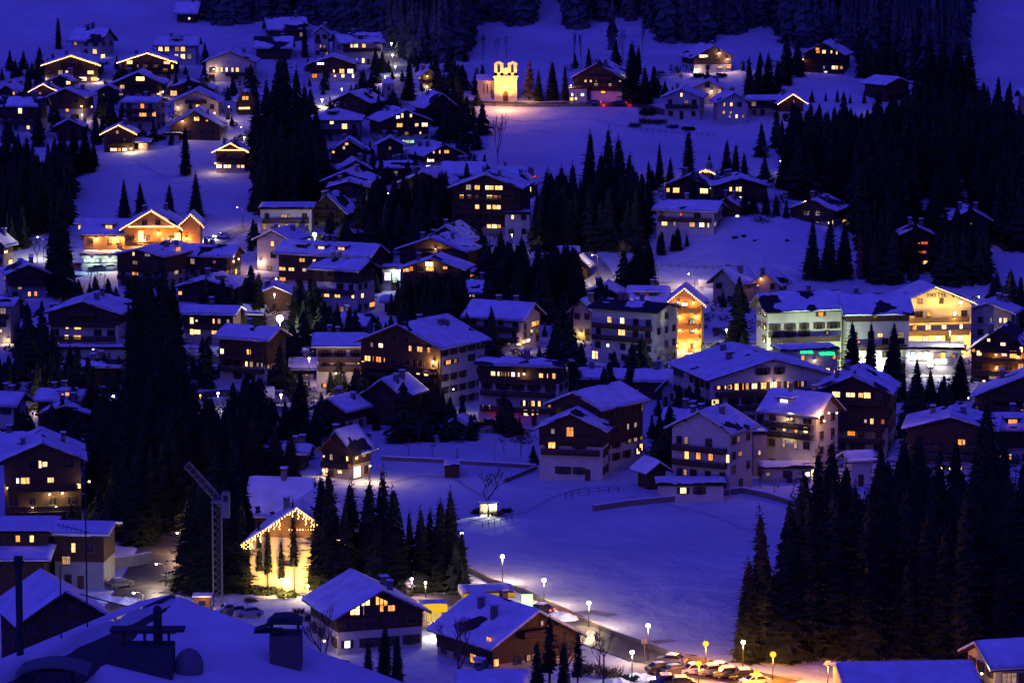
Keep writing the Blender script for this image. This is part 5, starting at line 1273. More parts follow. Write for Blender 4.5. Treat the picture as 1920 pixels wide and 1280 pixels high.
grove([(1104,402,238),(1142,408,232),(1164,410,250),(1180,415,282),(1126,420,282)], '%s of the tall central spruces rising over the church field', 'tall central spruces', wr=1.1)
grove([(1024,440,312),(1050,436,306),(1072,430,300),(1090,450,330),(1118,452,345),(1150,456,340),(1178,452,330),(1200,440,348),(1034,470,360),(1062,478,372),(1010,455,352)], '%s of the lower spruces below the tall central ones', 'lower central spruces', wr=1.25)
grove([(1237,350,264),(1256,356,292),(1330,336,288),(1362,350,258),(1378,352,266),(1396,358,284),(1218,358,300)], '%s of the spruces scattered above the bright ground floor chalet', 'spruces above the bright chalet')
tree(1290, 350, 242, OVAL, 'broad rounded dark tree above the bright ground floor chalet', name='fir_tree', wr=.85)
grove([(1404,192,104),(1420,192,96),(1440,188,94),(1458,180,110),(1476,160,88)], '%s of the dark firs left of the upper right chalet', 'firs left of the upper right chalet', wr=1.1)
grove([(1770,190,66),(1795,196,70),(1815,196,76),(1740,190,60)], '%s of the wall of firs edging the right snow slope', 'firs edging the right snow slope', wr=1.35)
grove([(1835,215,162),(1852,216,158),(1872,222,166),(1892,232,180),(1908,250,196)], '%s of the small firs lining the foot of the right snow slope', 'small firs below the right snow slope')
grove([(1522,192,168),(1548,190,172),(1570,192,166),(1594,194,174),(1620,194,168),(1650,196,170)], '%s of the little firs on the snow below the upper right chalet', 'little firs below the upper right chalet')
wood = 'dark spruce inside the dense wood on the right, above the white hotel'
grove(scatter(11, 1480, 1900, 296, 330, 14, 20, 3), '%s in the upper row of the dense right wood', 'upper row of the right wood', wr=1.5)
grove(scatter(12, 1470, 1930, 350, 376, 15, 20, 4), '%s in the second row of the dense right wood', 'second row of the right wood', wr=1.5)
grove(scatter(8, 1610, 1925, 405, 440, 15, 20, 5), '%s in the third row of the dense right wood', 'third row of the right wood', wr=1.5)
grove(scatter(8, 1650, 1850, 478, 520, 12, 15, 6), '%s in the lowest row of the dense right wood', 'lowest row of the right wood', wr=1.4)
grove([(1522,524,402),(1552,526,398),(1582,522,412)], '%s of the three spruces behind the white floodlit hotel', 'spruces behind the floodlit hotel', wr=1.15)
grove([(1612,524,440),(1634,530,452)], '%s of the two bare brownish larches behind the floodlit hotel', 'larches behind the floodlit hotel', lib=LAR, name='larch_tree')
tree(1894, 568, 500, LAR, 'solitary bare larch on the snow at the right edge', name='larch_tree')
tree(1382, 672, 524, SPR, 'tall spruce standing between orange chalet and floodlit hotel', wr=1.25)
grove([(1597,716,598),(1632,716,600),(1674,716,598)], '%s of the three spruces in front of the floodlit hotel', 'spruces in front of the floodlit hotel', wr=1.05)
tree(1765, 650, 574, SPR, 'spruce silhouetted against the yellow hotel front', wr=1.0)
grove([(1718,745,668),(1745,752,690),(1798,748,660),(1770,760,700),(1694,750,690)], '%s of the dark spruces before the glaring white shop', 'spruces before the white shop', wr=1.1)
grove([(1195,552,430),(1216,548,455)], '%s of the two spruces beside the lane lamps', 'spruces beside the lane lamps', wr=1.5)
grove([(1240,478,432),(1270,470,425)], '%s of the two round dark bushes below the white wide house', 'round bushes below the wide house', lib=OVAL, name='fir_tree', wr=1.3)
grove([(1396,402,352),(1414,400,358),(1436,402,350),(1456,404,362),(1474,408,372)], '%s of the dark spruces standing behind the snow mound crest', 'spruces behind the snow mound', wr=1.3)
grove([(1236,474,440),(1262,470,436),(1288,462,440),(1214,492,446),(1196,500,450)], '%s of the dark bushy firs at the left foot of the snow mound', 'bushy firs at the snow mound', lib=OVAL, name='fir_tree', wr=1.5)
grove([(780,400,330),(806,402,322),(832,405,318),(740,404,330),(718,410,336),(760,416,352),(700,420,372),(812,420,345)], '%s of the dark firs left of the tall wooden hotel', 'firs left of the tall wooden hotel', wr=1.5)
grove([(930,560,452),(956,566,446),(982,570,450),(1008,570,452),(1036,566,458),(1060,556,470),(1080,552,476),(916,548,474),(944,585,480),(975,592,486),(1020,590,480)], '%s of the dark central spruces right of the restaurant', 'dark central spruces right of the restaurant', wr=1.4)
grove([(790,600,512),(818,606,500),(846,604,506),(768,594,530),(866,598,540)], '%s of the spruces in front of the restaurant', 'spruces in front of the restaurant', wr=1.5)
grove([(556,612,530),(584,622,540),(602,600,552),(668,592,556)], '%s of the firs at the foot of the two shuttered window house', 'firs before the shuttered window house', wr=1.3)
grove([(484,612,508),(468,606,520)], '%s of the two firs beside the glaring street lamp', 'firs beside the glaring lamp', wr=1.3)
grove([(262,700,500),(284,705,486),(306,705,484),(326,700,520),(246,690,560)], '%s of the tall spruces splitting the left village', 'tall spruces splitting the left village', wr=1.0)
grove([(436,600,530),(388,612,560)], '%s of the two small firs by the low wide gable', 'small firs by the low gable')
left = '%s in the %s row of the great dark stand left of the crane'
grove(scatter(6, 244, 342, 770, 800, 16, 21, 11, 590), '%s in the back row of the great dark stand, left', 'great left stand, back row', wr=1.3)
grove(scatter(9, 190, 480, 850, 885, 12, 16, 12, 705), '%s in the second row of the great dark stand, left', 'great left stand, second row', wr=1.25)
grove(scatter(8, 180, 350, 925, 965, 15, 20, 13, 745), '%s in the third row of the great dark stand, left', 'great left stand, third row', wr=1.2)
grove(scatter(6, 205, 335, 1000, 1016, 15, 20, 14, 800), '%s in the front row of the great dark stand, beside the street', 'great left stand, front row', wr=1.1) if False else None
grove([(366,1106,900),(384,1110,880),(430,1106,905),(452,1108,940),(398,1050,830),(436,1040,820),(462,1030,880)], '%s of the dark spruces around the crane mast', 'spruces around the crane', wr=1.15)
grove([(215,985,850),(236,1010,842),(258,1020,836),(284,1010,830),(305,990,820),(196,960,872)], '%s of the dark spruces between street and flat roofed house', 'spruces between street and house', wr=1.2)
grove([(130,720,662),(100,716,668),(72,712,690),(196,716,660),(224,720,664)], '%s of the rounded garden pines above the barn', 'rounded garden pines', lib=OVAL, name='pine_tree', wr=1.1)
grove([(140,800,716),(170,806,712),(118,812,742),(190,840,735)], '%s of the dark pines below the dormer house', 'pines below the dormer house', wr=1.4)
grove([(482,810,716),(510,818,740),(536,822,745),(562,812,690),(590,842,760),(574,860,770)], '%s of the spruces left of the arched doorway house', 'spruces left of the arched doorway', wr=1.2)
grove([(488,905,800),(516,915,790),(546,912,800),(470,912,830)], '%s of the dark spruces above the untouched snow roof', 'spruces above the snow roof', wr=1.4)
grove([(636,738,676),(620,736,690)], '%s of the two firs against the white balconied house', 'firs against the balconied house', wr=1.2)
grove([(604,1112,880),(626,1116,868),(662,1108,892),(690,1112,890),(720,1110,866),(744,1116,905),(645,1120,930)], '%s of the tall spruces right of the icicle lit chalet', 'tall spruces right of the icicle chalet', wr=.95)
grove([(770,1106,952),(788,1108,946),(806,1100,948),(826,1106,930),(848,1104,906),(866,1098,990)], '%s of the spruces at the edge of the open snowfield', 'spruces at the snowfield edge', wr=1.0)
grove([(488,1108,968),(503,1110,985),(552,1112,930),(475,1104,1000),(528,1112,1010)], '%s of the thin ragged pines before the golden facade', 'thin pines before the golden facade', lib=PINE, name='pine_tree', wr=.8)
grove([(1434,1238,944),(1474,1236,922),(1404,1240,1040)], '%s of the tall spruces edging the snowfield at right', 'tall spruces edging the snowfield at right', wr=1.15)
grove([(1528,1130,830),(1555,1134,812),(1508,1140,868),(1580,1120,860)], '%s of the spruces in front of the white villa', 'spruces in front of the white villa', wr=1.0)
grove(scatter(9, 1500, 1905, 1222, 1240, 20, 25, 21), '%s in the front row of the great right hand stand', 'great right stand, front row', wr=1.1)
grove(scatter(9, 1560, 1915, 1150, 1180, 20, 25, 22), '%s in the middle row of the great right hand stand', 'great right stand, middle row', wr=1.1)
grove(scatter(7, 1610, 1900, 1060, 1090, 18, 22, 23), '%s in the back row of the great right hand stand', 'great right stand, back row', wr=1.1)
grove([(1690,985,810),(1720,990,805),(1845,970,740),(1852,985,770),(1650,960,850)], '%s of the dark spruces before the wood chalet at right', 'spruces before the wood chalet', wr=1.2)
grove([(1880,1130,900),(1905,1135,880),(1918,1100,900),(1866,1140,920)], '%s of the brownish larches at the right edge', 'larches at the right edge', lib=LAR, name='larch_tree', wr=1.0)
grove([(1255,850,755),(1238,862,770),(1268,880,800)], '%s of the firs between the deep house and the steep gabled house', 'firs between the two gabled houses', wr=1.2)
grove([(760,800,760),(740,806,770),(706,806,765)], '%s of the round dark trees below the dark barn', 'round trees below the dark barn', lib=OVAL, name='fir_tree', wr=1.2)
# leafless trees
tree(934, 322, 212, BARE, 'tall leafless tree standing on the church field', name='bare_tree', wr=.45)
tree(916, 968, 875, BARE, 'wide leafless tree at the open field beside the small lit shelter', name='bare_tree', wr=1.0)
grove([(766,852,815),(811,856,828),(785,835,795),(976,856,812),(845,825,800),(945,848,812)], '%s of the small leafless trees in the snowy garden', 'small garden trees', lib=BARE, name='bare_tree', wr=.8)
grove([(1262,700,640),(1288,698,652),(1240,696,655)], '%s of the leafless trees lit by the floodlights', 'floodlit leafless trees', lib=BARE, name='bare_tree', wr=1.0)
grove([(1488,925,895),(1452,928,905),(1425,915,880)], '%s of the leafless garden trees before the white villa', 'garden trees before the villa', lib=BARE, name='bare_tree', wr=1.1)
grove([(170,540,508),(184,544,505),(196,536,510),(156,555,530)], '%s of the pollarded trees below the teal lit shop', 'pollarded trees below the shop', lib=BARE, name='bare_tree', wr=.6)
grove([(1164,515,455),(1172,520,450)], '%s of the leafless trees on the slope by the lane lamp', 'trees on the lane slope', lib=BARE, name='bare_tree', wr=.7)
grove([(70,492,446),(92,494,452)], '%s of the lamp lit leafless trees at the left', 'lamp lit leafless trees', lib=BARE, name='bare_tree', wr=1.0)
grove([(610,1275,1130),(860,1290,1150),(1130,1300,1175),(1060,1290,1180)], '%s of the leafless trees along the bottom edge', 'leafless trees along the bottom', lib=BARE, name='bare_tree', wr=.9)
grove([(720,1290,1168),(745,1296,1190),(690,1300,1200)], '%s of the dark bushy firs right of the white gabled house', 'bushy firs by the white gabled house', lib=OVAL, name='fir_tree', wr=1.0)
grove([(1030,1300,1150),(1082,1300,1180),(1008,1310,1200),(1058,1310,1200)], '%s of the ragged pines before the brown front row chalet', 'pines before the brown chalet', lib=PINE, name='pine_tree', wr=1.6)
# shrubs
def shrubs(lst, label, group, which=(0, 1)):
    lst = sorted(lst); n = len(lst)
    for i, (u, v, wpx, hpx) in enumerate(lst):
        p = ground(u, v); px = F/p.y
        o = thing('shrub', (label % nth(i, n)) if '%s' in label else label, 'shrub', p, rnd.uniform(0, 6), group)
        q = link('foliage', SHR[which[i % len(which)]], o); q.scale = (wpx/px/2, wpx/px/2, hpx/px)
shrubs([(795,228,60,34),(835,232,66,40),(870,236,50,26),(850,215,50,34),(895,240,36,10)], '%s of the dark hedge bushes left of the church meadow', 'hedge left of the church meadow')
shrubs([(1190,238,30,12),(1210,232,34,18),(1236,232,36,14),(1262,240,30,10),(1290,244,30,12),(1215,215,40,20)], '%s of the scrub along the church field edge', 'scrub along the church field', (2, 3, 0))
shrubs([(1310,145,26,14),(1330,147,24,10),(1352,144,26,12)], '%s of the bushes below the lone upper chalet', 'bushes below the upper chalet')
shrubs([(1378,447,14,8),(1394,444,10,8),(1415,452,8,5),(1476,452,10,6),(1438,400,12,6)], '%s of the small shrubs on the snow mound', 'shrubs on the snow mound')
shrubs([(596,452,30,22),(630,450,40,24),(662,450,40,26),(690,446,36,20)], '%s of the bushes along the lamp lit snow bank', 'bushes along the snow bank')
shrubs([(1296,1232,26,10),(1268,1236,20,8),(1330,1240,16,6)], '%s of the low bushes beside the parking lamps', 'bushes by the parking lamps', (2, 0))
shrubs([(560,1150,30,18),(585,1165,40,30),(600,1180,40,36),(470,1128,30,14)], '%s of the twiggy bushes left of the white gabled house', 'bushes by the white gabled house', (2, 3))
shrubs([(500,1112,60,24),(540,1118,50,16),(462,1112,40,26)], '%s of the clipped hedges below the golden facade', 'hedges below the golden facade')
shrubs([(1100,1262,60,30),(1140,1268,60,34),(1180,1275,50,20)], '%s of the tangled shrubs right of the brown chalet', 'shrubs right of the brown chalet', (2, 3, 0))
shrubs([(900,962,40,14),(930,966,40,16),(950,960,26,14)], '%s of the bushes under the wide leafless tree', 'bushes under the leafless tree', (0, 2))
shrubs([(30,235,70,16),(270,268,50,20),(255,255,40,24),(292,262,40,16)], '%s of the dark thickets on the upper left terrace', 'thickets on the upper left terrace')

# ------------------------------------------------------------------ far wood: one mass of conifers above the village
FW = []
def far_wood():
    rn = np.random.default_rng(5); V0, F0 = [], []
    r0 = random.Random(9)
    for k in range(14):
        t = k/14; z = .06+.94*t; L = (.22*(1-t)**.75+.015)*r0.uniform(.7, 1.15)
        for j in range(7):
            a = 2*PI*j/7 + r0.uniform(0, 1); l = L*r0.uniform(.7, 1.15); w = .45
            i = len(V0); V0 += [(0, 0, z+.07), (l*math.cos(a-w), l*math.sin(a-w), z-.05-r0.uniform(0, .07)), (l*math.cos(a+w), l*math.sin(a+w), z-.05-r0.uniform(0, .07))]; F0.append((i, i+1, i+2))
    i = len(V0); V0 += [(-.012, 0, -.03), (.012, 0, -.03), (0, .012, -.03), (0, 0, 1.0)]; F0 += [(i, i+1, i+3), (i+1, i+2, i+3), (i+2, i, i+3)]
    V0 = np.array(V0); F0 = np.array(F0); vs, fs, n = [], [], 0
    # lower border of the wood in picture columns -> row of the tree feet
    bu = [380, 440, 500, 560, 620, 700, 760, 800, 860, 920, 1000, 1060, 1120, 1190, 1260, 1330, 1400, 1440, 1490, 1560, 1640, 1720, 1790, 1815, 1826]
    bv = [44, 56, 40, 40, 62, 72, 118, 128, 118, 62, 58, 62, 86, 122, 84, 92, 62, 54, 96, 90, 128, 160, 150, 60, -10]
    for _ in range(3000):
        u = rn.uniform(385, 1815)
        vb = np.interp(u, bu, bv) - 6
        v = vb - rn.exponential(55)
        if 1150 < u < 1260 and v > 62 + abs(u-1205)*.4: continue
        if 1385 < u < 1452 and v > 44+ abs(u-1420)*.6: continue
        if 880 < u < 1075 and v > 50: continue
        if noise.noise((u*.011, v*.03, 5.5)) + .5*noise.noise((u*.04, v*.08, 1.5)) < -.22: continue
        p = ground(u, max(v, -330)); h = rn.uniform(12, 28)
        a = rn.uniform(0, 6.28); ca, sa = math.cos(a), math.sin(a); s = h*rn.uniform(.42, .72)
        X = np.stack([(V0[:,0]*ca - V0[:,1]*sa)*s + p.x, (V0[:,0]*sa + V0[:,1]*ca)*s + p.y, V0[:,2]*h + p.z], 1)
        vs.append(X); fs.append(F0+n); n += len(V0)
    for _ in range(700):                              # beyond the frame on both sides
        x = rn.uniform(-600, 600); y = rn.uniform(1330, 1700)
        h = rn.uniform(14, 24); X = V0*[h, h, h] + [x, y, hgt(x, y)]
        vs.append(X); fs.append(F0+n); n += len(V0)
    FW.append((V0, F0))
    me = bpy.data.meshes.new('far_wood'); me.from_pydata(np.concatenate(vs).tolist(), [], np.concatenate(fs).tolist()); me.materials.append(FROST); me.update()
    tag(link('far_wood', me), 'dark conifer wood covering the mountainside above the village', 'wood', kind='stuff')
far_wood()
def crown_arrays(me):
    v = np.empty(len(me.vertices)*3, np.float32); me.vertices.foreach_get('co', v)
    return v.reshape(-1, 3)/20.0, np.arange(len(me.vertices)).reshape(-1, 3)
def fill(name, label, regions, seed, fine=False):
    rn = np.random.default_rng(seed); vs, fs, n = [], [], 0
    lib = [crown_arrays(c[0]) for c in SPR[:3]] if fine else [FW[0]]
    for u0, u1, v0, v1, num, h0, h1 in regions:
        for _ in range(num):
            p = ground(rn.uniform(u0, u1), rn.uniform(v0, v1)); h = rn.uniform(h0, h1)
            if any((p.x-a)**2 + (p.y-b)**2 < (c*.75)**2 for a, b, c in FOOT): continue
            V0, F0 = lib[rn.integers(len(lib))]; a = rn.uniform(0, 6.28); ca, sa = math.cos(a), math.sin(a); s = h*rn.uniform(.95, 1.35)
            X = np.stack([(V0[:,0]*ca - V0[:,1]*sa)*s + p.x, (V0[:,0]*sa + V0[:,1]*ca)*s + p.y, V0[:,2]*h + p.z], 1)
            vs.append(X); fs.append(F0+n); n += len(V0)
    me = bpy.data.meshes.new(name); me.from_pydata(np.concatenate(vs).tolist(), [], np.concatenate(fs).tolist()); me.materials.append(NEEDLE); me.update()
    tag(link(name, me), label, 'wood', kind='stuff')
fill('dense_wood', 'dense dark wood on the right above the white hotel', [(1480,1690,286,376,70,12,18),(1690,1935,286,345,70,12,18),(1600,1712,376,440,26,12,16),(1862,1935,345,470,26,13,18),(1640,1690,440,520,16,10,14),(1752,1850,476,520,18,8,11),(1400,1500,270,300,8,8,11),(1640,1690,510,532,9,9,13),(1765,1860,510,535,16,9,13),(1690,1765,515,535,8,4,5),(1596,1645,440,520,10,7,10),(1478,1700,264,288,34,9,11),(1700,1905,216,286,56,8,13),(1612,1715,112,150,26,8,13),(1470,1505,120,150,6,8,12)], 31)
fill('dense_wood', 'black depth of the great spruce stand left of the crane', [(250,340,770,860,26,14,19),(200,480,850,900,46,9,13),(185,340,900,985,34,13,18),(345,480,900,960,16,10,14)], 32, True)
fill('dense_wood', 'black depth of the great spruce stand at lower right', [(1490,1915,1130,1236,90,13,20),(1580,1910,1060,1120,40,12,17)], 33, True)
fill('dense_wood', 'dark thicket of spruces left of the tall wooden hotel', [(690,845,392,436,40,8,12)], 34, True)
fill('dense_wood', 'dark thicket of spruces right of the restaurant', [(905,1090,548,588,46,10,14),(745,872,588,606,24,8,11)], 35, True)
fill('dense_wood', 'dark thicket below the tall central spruces', [(1005,1215,425,474,60,10,16)], 36)
fill('dense_wood', 'black depth of the great spruce wall at upper left', [(482,604,300,390,44,12,18)], 37)
fill('dense_wood', 'dark thicket of firs at the left edge', [(-10,140,335,440,50,9,14),(-10,60,440,470,8,8,10)], 38)
def village_shrubs():
    rn = random.Random(77); V, Fc = [], []
    regs = [(0,480,560,830,150),(480,1000,440,830,230),(1000,1920,560,880,230),(590,900,200,350,60),(0,480,120,270,90),(1200,1480,330,420,40),(1060,1480,120,200,25),(600,700,360,430,30),(60,220,840,1000,40),(590,760,1100,1200,30)]
    for u0, u1, v0, v1, num in regs:
        for _ in range(num):
            p = ground(rn.uniform(u0, u1), rn.uniform(v0, v1))
            if any((p.x-a)**2 + (p.y-b)**2 < (c*.8)**2 for a, b, c in FOOT): continue
            s = rn.uniform(.8, 2.6); hh = s*rn.uniform(.7, 1.5); n = 70
            for i in range(n):
                d = Vector((rn.gauss(0, 1), rn.gauss(0, 1), rn.gauss(0, 1))).normalized()*rn.uniform(.3, 1)**.5
                c = p + Vector((d.x*s*.8, d.y*s*.8, (d.z*.5+.45)*hh)); e = Vector((rn.gauss(0, 1), rn.gauss(0, 1), rn.gauss(0, .7)))*.24*s**.5; g = Vector((rn.gauss(0, 1), rn.gauss(0, 1), rn.gauss(0, .7)))*.24*s**.5
                k = len(V); V += [tuple(c), tuple(c+e), tuple(c+g)]; Fc.append((k, k+1, k+2))
    me = bpy.data.meshes.new('garden_shrubs'); me.from_pydata(V, [], Fc); me.materials.append(NEEDLE); me.update()
    tag(link('garden_shrubs', me), 'dark hedges and garden shrubs between the houses', 'shrubs', kind='stuff')
village_shrubs()
grove([(880,112,58),(905,114,62),(932,112,70),(858,114,66),(950,108,64)], '%s of the leafless trees at the wood edge left of the church', 'leafless trees at the wood edge', lib=BARE, name='bare_tree', wr=.5)
grove([(790,120,50),(812,124,54),(836,122,58),(1150,110,50),(1168,112,46),(1205,100,52)], '%s of the leafless trees fringing the wood above the church', 'leafless trees fringing the wood', lib=BARE, name='bare_tree', wr=.5)

# ------------------------------------------------------------------ street lamps
LAMPM = {}
def lamp(u, vh, vb, power, col, label, style='globe', group=None, r=.26, bulb=30.0):
    LITPX.append((u, vh)); p = ground(u, vb); z = max(2.2, z_at(p.x, p.y, vh) - p.z)
    t = thing('street_lamp', label, 'street lamp', p, 0, group)
    k = (round(col[1], 2), round(col[2], 2), bulb)
    if k not in LAMPM: LAMPM[k] = glow('street_lamp_glow_%d' % len(LAMPM), col, bulb, sample='NONE')
    if style == 'globe':
        MB().tube((0, 0, -1), (0, 0, z-r), .09, .055, 7).build('pole', BLACK, t)
        MB().tube((0, 0, z+r*.93), (0, 0, z+r*1.15), r*.35, .04, 8).tube((0, 0, z-r*1.25), (0, 0, z-r*.9), .07, r*.3, 8).build('cap', BLACK, t)
        MB().ball((0, 0, z), r, rings=8, seg=12).build('bulb', LAMPM[k], t, True)
        point_light(t, (0, -.1, z-r-.35), power*2.4, col, .2)
    else:
        s = 1 if style == 'armr' else -1
        b = MB(); b.tube((s*1.3, 0, -1), (s*1.3, 0, z-.4), .09, .07, 7)
        for i in range(6):
            a0, a1 = PI/2*i/6, PI/2*(i+1)/6
            b.tube((s*(.1+1.2*math.cos(a0)), 0, z-.4+.5*math.sin(a0)), (s*(.1+1.2*math.cos(a1)), 0, z-.4+.5*math.sin(a1)), .06, n=6, cap=False)
        b.build('pole', BLACK, t)
        MB().box(-.5, .3, -.16, .16, z+.06, z+.2).build('lamp_head', METAL, t)
        MB().ball((-.1, 0, z-.06), r*.9, rings=6, seg=10, sz=.6).build('bulb', LAMPM[k], t, True)
        point_light(t, (-.1, 0, z-.45), power*2.4, col, .2)
    return t
PEACH = (1.0, .72, .46); WHT = (1.0, .93, .85); SOD = (1.0, .34, .02)
for i, (u, vh, vb, pw) in enumerate(((942,1043,1092,1000),(1020,1087,1135,1200),(1104,1130,1176,1300),(1215,1172,1240,1100))):
    lamp(u, vh, vb, pw, PEACH, ['upper end', 'second from upper end', 'third from upper end', 'lower end'][i] + ' lamp of the row along the snowfield road', group='globe lamps along the snowfield road', r=.3)
lamp(866, 1000, 1080, 300, PEACH, 'small lamp against the dark spruces at the snowfield edge')
lamp(1185, 1222, 1275, 260, WHT, 'white lamp above the snow heap, leftmost by the parking area', r=.28)
lamp(1323, 1206, 1258, 3000, SOD, 'tallest orange lamp behind the parked cars', r=.4, group='orange parking lamps', bulb=2.9)
lamp(1310, 1243, 1290, 1900, SOD, 'low orange lamp amid the parked cars', r=.4, group='orange parking lamps', bulb=2.9)
lamp(1393, 1203, 1262, 350, (1.0,.85,.5), 'pale yellow lamp just left of the right hand stand', r=.28)
lamp(1449, 1226, 1275, 2400, SOD, 'orange lamp in front of the right hand stand, middle one', r=.42, group='orange parking lamps', bulb=2.9)
lamp(1418, 1261, 1295, 1900, SOD, 'lowest orange lamp at the right end of the parked cars', r=.4, group='orange parking lamps', bulb=2.9)
lamp(1552, 1243, 1290, 2400, SOD, 'orange lamp over the corner snow roof, rightmost orange one', r=.42, group='orange parking lamps', bulb=2.9)
lamp(253, 1110, 1162, 1000, WHT, 'curved arm lamp at the near end of the left street', 'armr', r=.24)
lamp(295, 1056, 1100, 700, (1,.8,.62), 'second lamp up the left street', 'armr', r=.2)
lamp(334, 998, 1038, 700, (1,.6,.35), 'third lamp up the left street, pinkish', 'armr', r=.2)
lamp(367, 945, 985, 500, (1,.5,.2), 'orange lamp at the far end of the left street', 'armr', r=.2)
lamp(631, 699, 745, 450, (1,.7,.5), 'tall arm lamp beside the white balconied house', 'armr', r=.2)
lamp(851, 729, 776, 60, WHT, 'slim pale lamp before the white wing of the brown chalet', 'arml', r=.14)
lamp(580, 672, 720, 250, PINK, 'lamp at the corner left of the balconied house', r=.2)
lamp(527, 740, 765, 250, PEACH, 'low lamp above the garden wall of the dark spruces', r=.2)
lamp(525, 597, 640, 3200, WHT, 'glaring white street lamp between the dark firs', r=.75, bulb=30)
lamp(515, 552, 590, 350, (1,.7,.55), 'pink lamp above the glaring street lamp', r=.2)
lamp(518, 523, 560, 250, (1,.5,.3), 'orange lamp beside the long dark house', r=.18)
lamp(590, 440, 462, 1600, WHT, 'bright lamp lighting the snow bank behind the long snow roof', r=.5)
lamp(72, 444, 488, 700, (1,.92,.7), 'tall arm lamp among lit leafless trees at left', 'armr', r=.18)
lamp(446, 388, 432, 250, PINK, 'lamp on a tall pole above the car lit lane', 'armr', r=.18)
lamp(1111, 478, 532, 900, (1,.78,.6), 'tall arm lamp lighting the snowy lane bank', 'armr', r=.2)
lamp(1125, 452, 468, 200, WHT, 'small lamp between trunks above the lane bank', r=.14)
lamp(1224, 502, 545, 500, (1,.7,.8), 'pinkish lamp by the two lane spruces', 'armr', r=.18)
lamp(1292, 513, 540, 800, (1,.72,.7), 'pinkish lamp above the bright lane wall', 'armr', r=.18)
lamp(1836, 556, 580, 300, (1,.85,.8), 'lamp behind the right shoulder of the yellow hotel', 'arml', r=.16)
lamp(1780, 622, 702, 900, (1,.9,.7), 'tall slender pole lamp before the yellow hotel', 'globe', r=.14)
lamp(734, 82, 104, 160, WHT, 'topmost lamp on the upper lane', r=.2)
lamp(736, 103, 122, 200, WHT, 'second lamp on the upper lane', r=.2)
lamp(741, 125, 142, 200, WHT, 'third lamp on the upper lane', r=.2)
lamp(722, 144, 158, 160, PINK, 'lamp beside the pyramid roofed tower', r=.18)
lamp(641, 167, 185, 160, PEACH, 'lamp on the snow terrace above the plain dark gable', r=.18)
lamp(604, 187, 202, 400, (1,.8,.35), 'ochre lamp left of the plain dark gable', r=.26)
lamp(430, 200, 230, 260, PINK, 'lamp on a pole beside the cream gabled house', 'armr', r=.2)
lamp(453, 238, 262, 200, (1,.7,.3), 'lamp at the firs right of the bright wall lamp chalet', 'armr', r=.18)
lamp(458, 258, 275, 160, PEACH, 'lower lamp at the firs above the small golden chalet', r=.18)
lamp(1071, 160, 190, 160, PINK, 'left lamp of the road before the big dark chalet', 'armr', r=.18)
lamp(1184, 165, 192, 120, WHT, 'right lamp of the road before the big dark chalet', 'arml', r=.16)
lamp(1257, 315, 345, 250, PEACH, 'lamp under the rounded tree at the bright chalet', r=.2)
lamp(757, 365, 400, 260, WHT, 'lamp in the firs left of the tall wooden hotel', r=.22)
lamp(728, 363, 395, 60, WHT, 'tiny lamp in the firs beside the pair of gables', r=.12)
lamp(1008, 443, 470, 260, (1,.8,.4), 'lamp at the right foot of the tall wooden hotel', r=.2)
lamp(960, 440, 470, 120, (1,.9,.5), 'lamp under the white annex of the wooden hotel', r=.16)
lamp(213, 743, 775, 300, (1,.8,.35), 'left one of two yellow lamps among the garden pines', r=.24)
lamp(233, 733, 770, 260, (1,.7,.3), 'right one of two yellow lamps among the garden pines', r=.2)
lamp(40, 740, 775, 700, PEACH, 'bright lamp beside the house with broad snow roof at left', r=.32)
lamp(176, 654, 690, 60, WHT, 'tall pale pole lamp over the garden pines', 'armr', r=.14)
lamp(242, 655, 690, 260, (1,.95,.5), 'yellowish lamp over the lit snow patch at the spruces', r=.16)
lamp(321, 736, 770, 60, WHT, 'tiny white lamp in the tall spruces', r=.14)
lamp(409, 737, 770, 200, WHT, 'white lamp at the right of the tall spruces', r=.2)
lamp(376, 741, 772, 90, SOD, 'small orange lamp in the tall spruces', r=.14)
lamp(772, 1085, 1120, 500, (1,.6,.9), 'violet tinged lamp between the spruce trunks', r=.2)
lamp(798, 1092, 1122, 400, PEACH, 'peach lamp between the spruce trunks near the fuel station', r=.18)
lamp(642, 1094, 1130, 350, WHT, 'white lamp just above the ridge of the white gabled house', r=.2)
lamp(577, 1100, 1125, 260, PEACH, 'low lamp beside the fence below the golden facade', r=.2)
lamp(530, 1092, 1112, 300, (1,.8,.3), 'bright low lamp in front of the golden facade', r=.3)
lamp(926, 938, 965, 500, (.95,1,.75), 'greenish lamp at the shelter below the wide leafless tree', r=.2)
lamp(1796, 296, 330, 200, (1,.8,.35), 'yellow lamp in the right wood', r=.2)
lamp(1896, 291, 320, 60, WHT, 'tiny lamp in the right wood near the edge', r=.14)
lamp(1463, 302, 330, 60, WHT, 'tiny lamp at the left fringe of the right wood', r=.14)
lamp(1916, 256, 285, 200, (1,.25,.1), 'red lamp at the right edge, upper one', r=.2)
lamp(1914, 291, 320, 200, (1,.4,.6), 'pink lamp at the right edge, lower one', r=.2)
lamp(1644, 190, 215, 60, WHT, 'tiny lamp below the unlit barn in the right wood', r=.14)
lamp(1712, 796, 815, 120, (1,.55,.7), 'pink lamp at the left roof edge of the wood chalet', r=.14)
lamp(1873, 742, 770, 200, (1,.7,.2), 'yellow lamp among trunks below the brown balconied chalet', r=.18)
lamp(1268, 697, 712, 1500, (.9,1,.8), 'greenish floodlamp at the foot of the leafless trees', r=.2)
lamp(1362, 618, 650, 400, (.95,1,.3), 'yellow green lamp beside the tall spruce by the orange chalet', r=.2)
lamp(818, 1172, 1196, 380, WHT, 'glaring white lamp beside the yellow kiosk', r=.42)

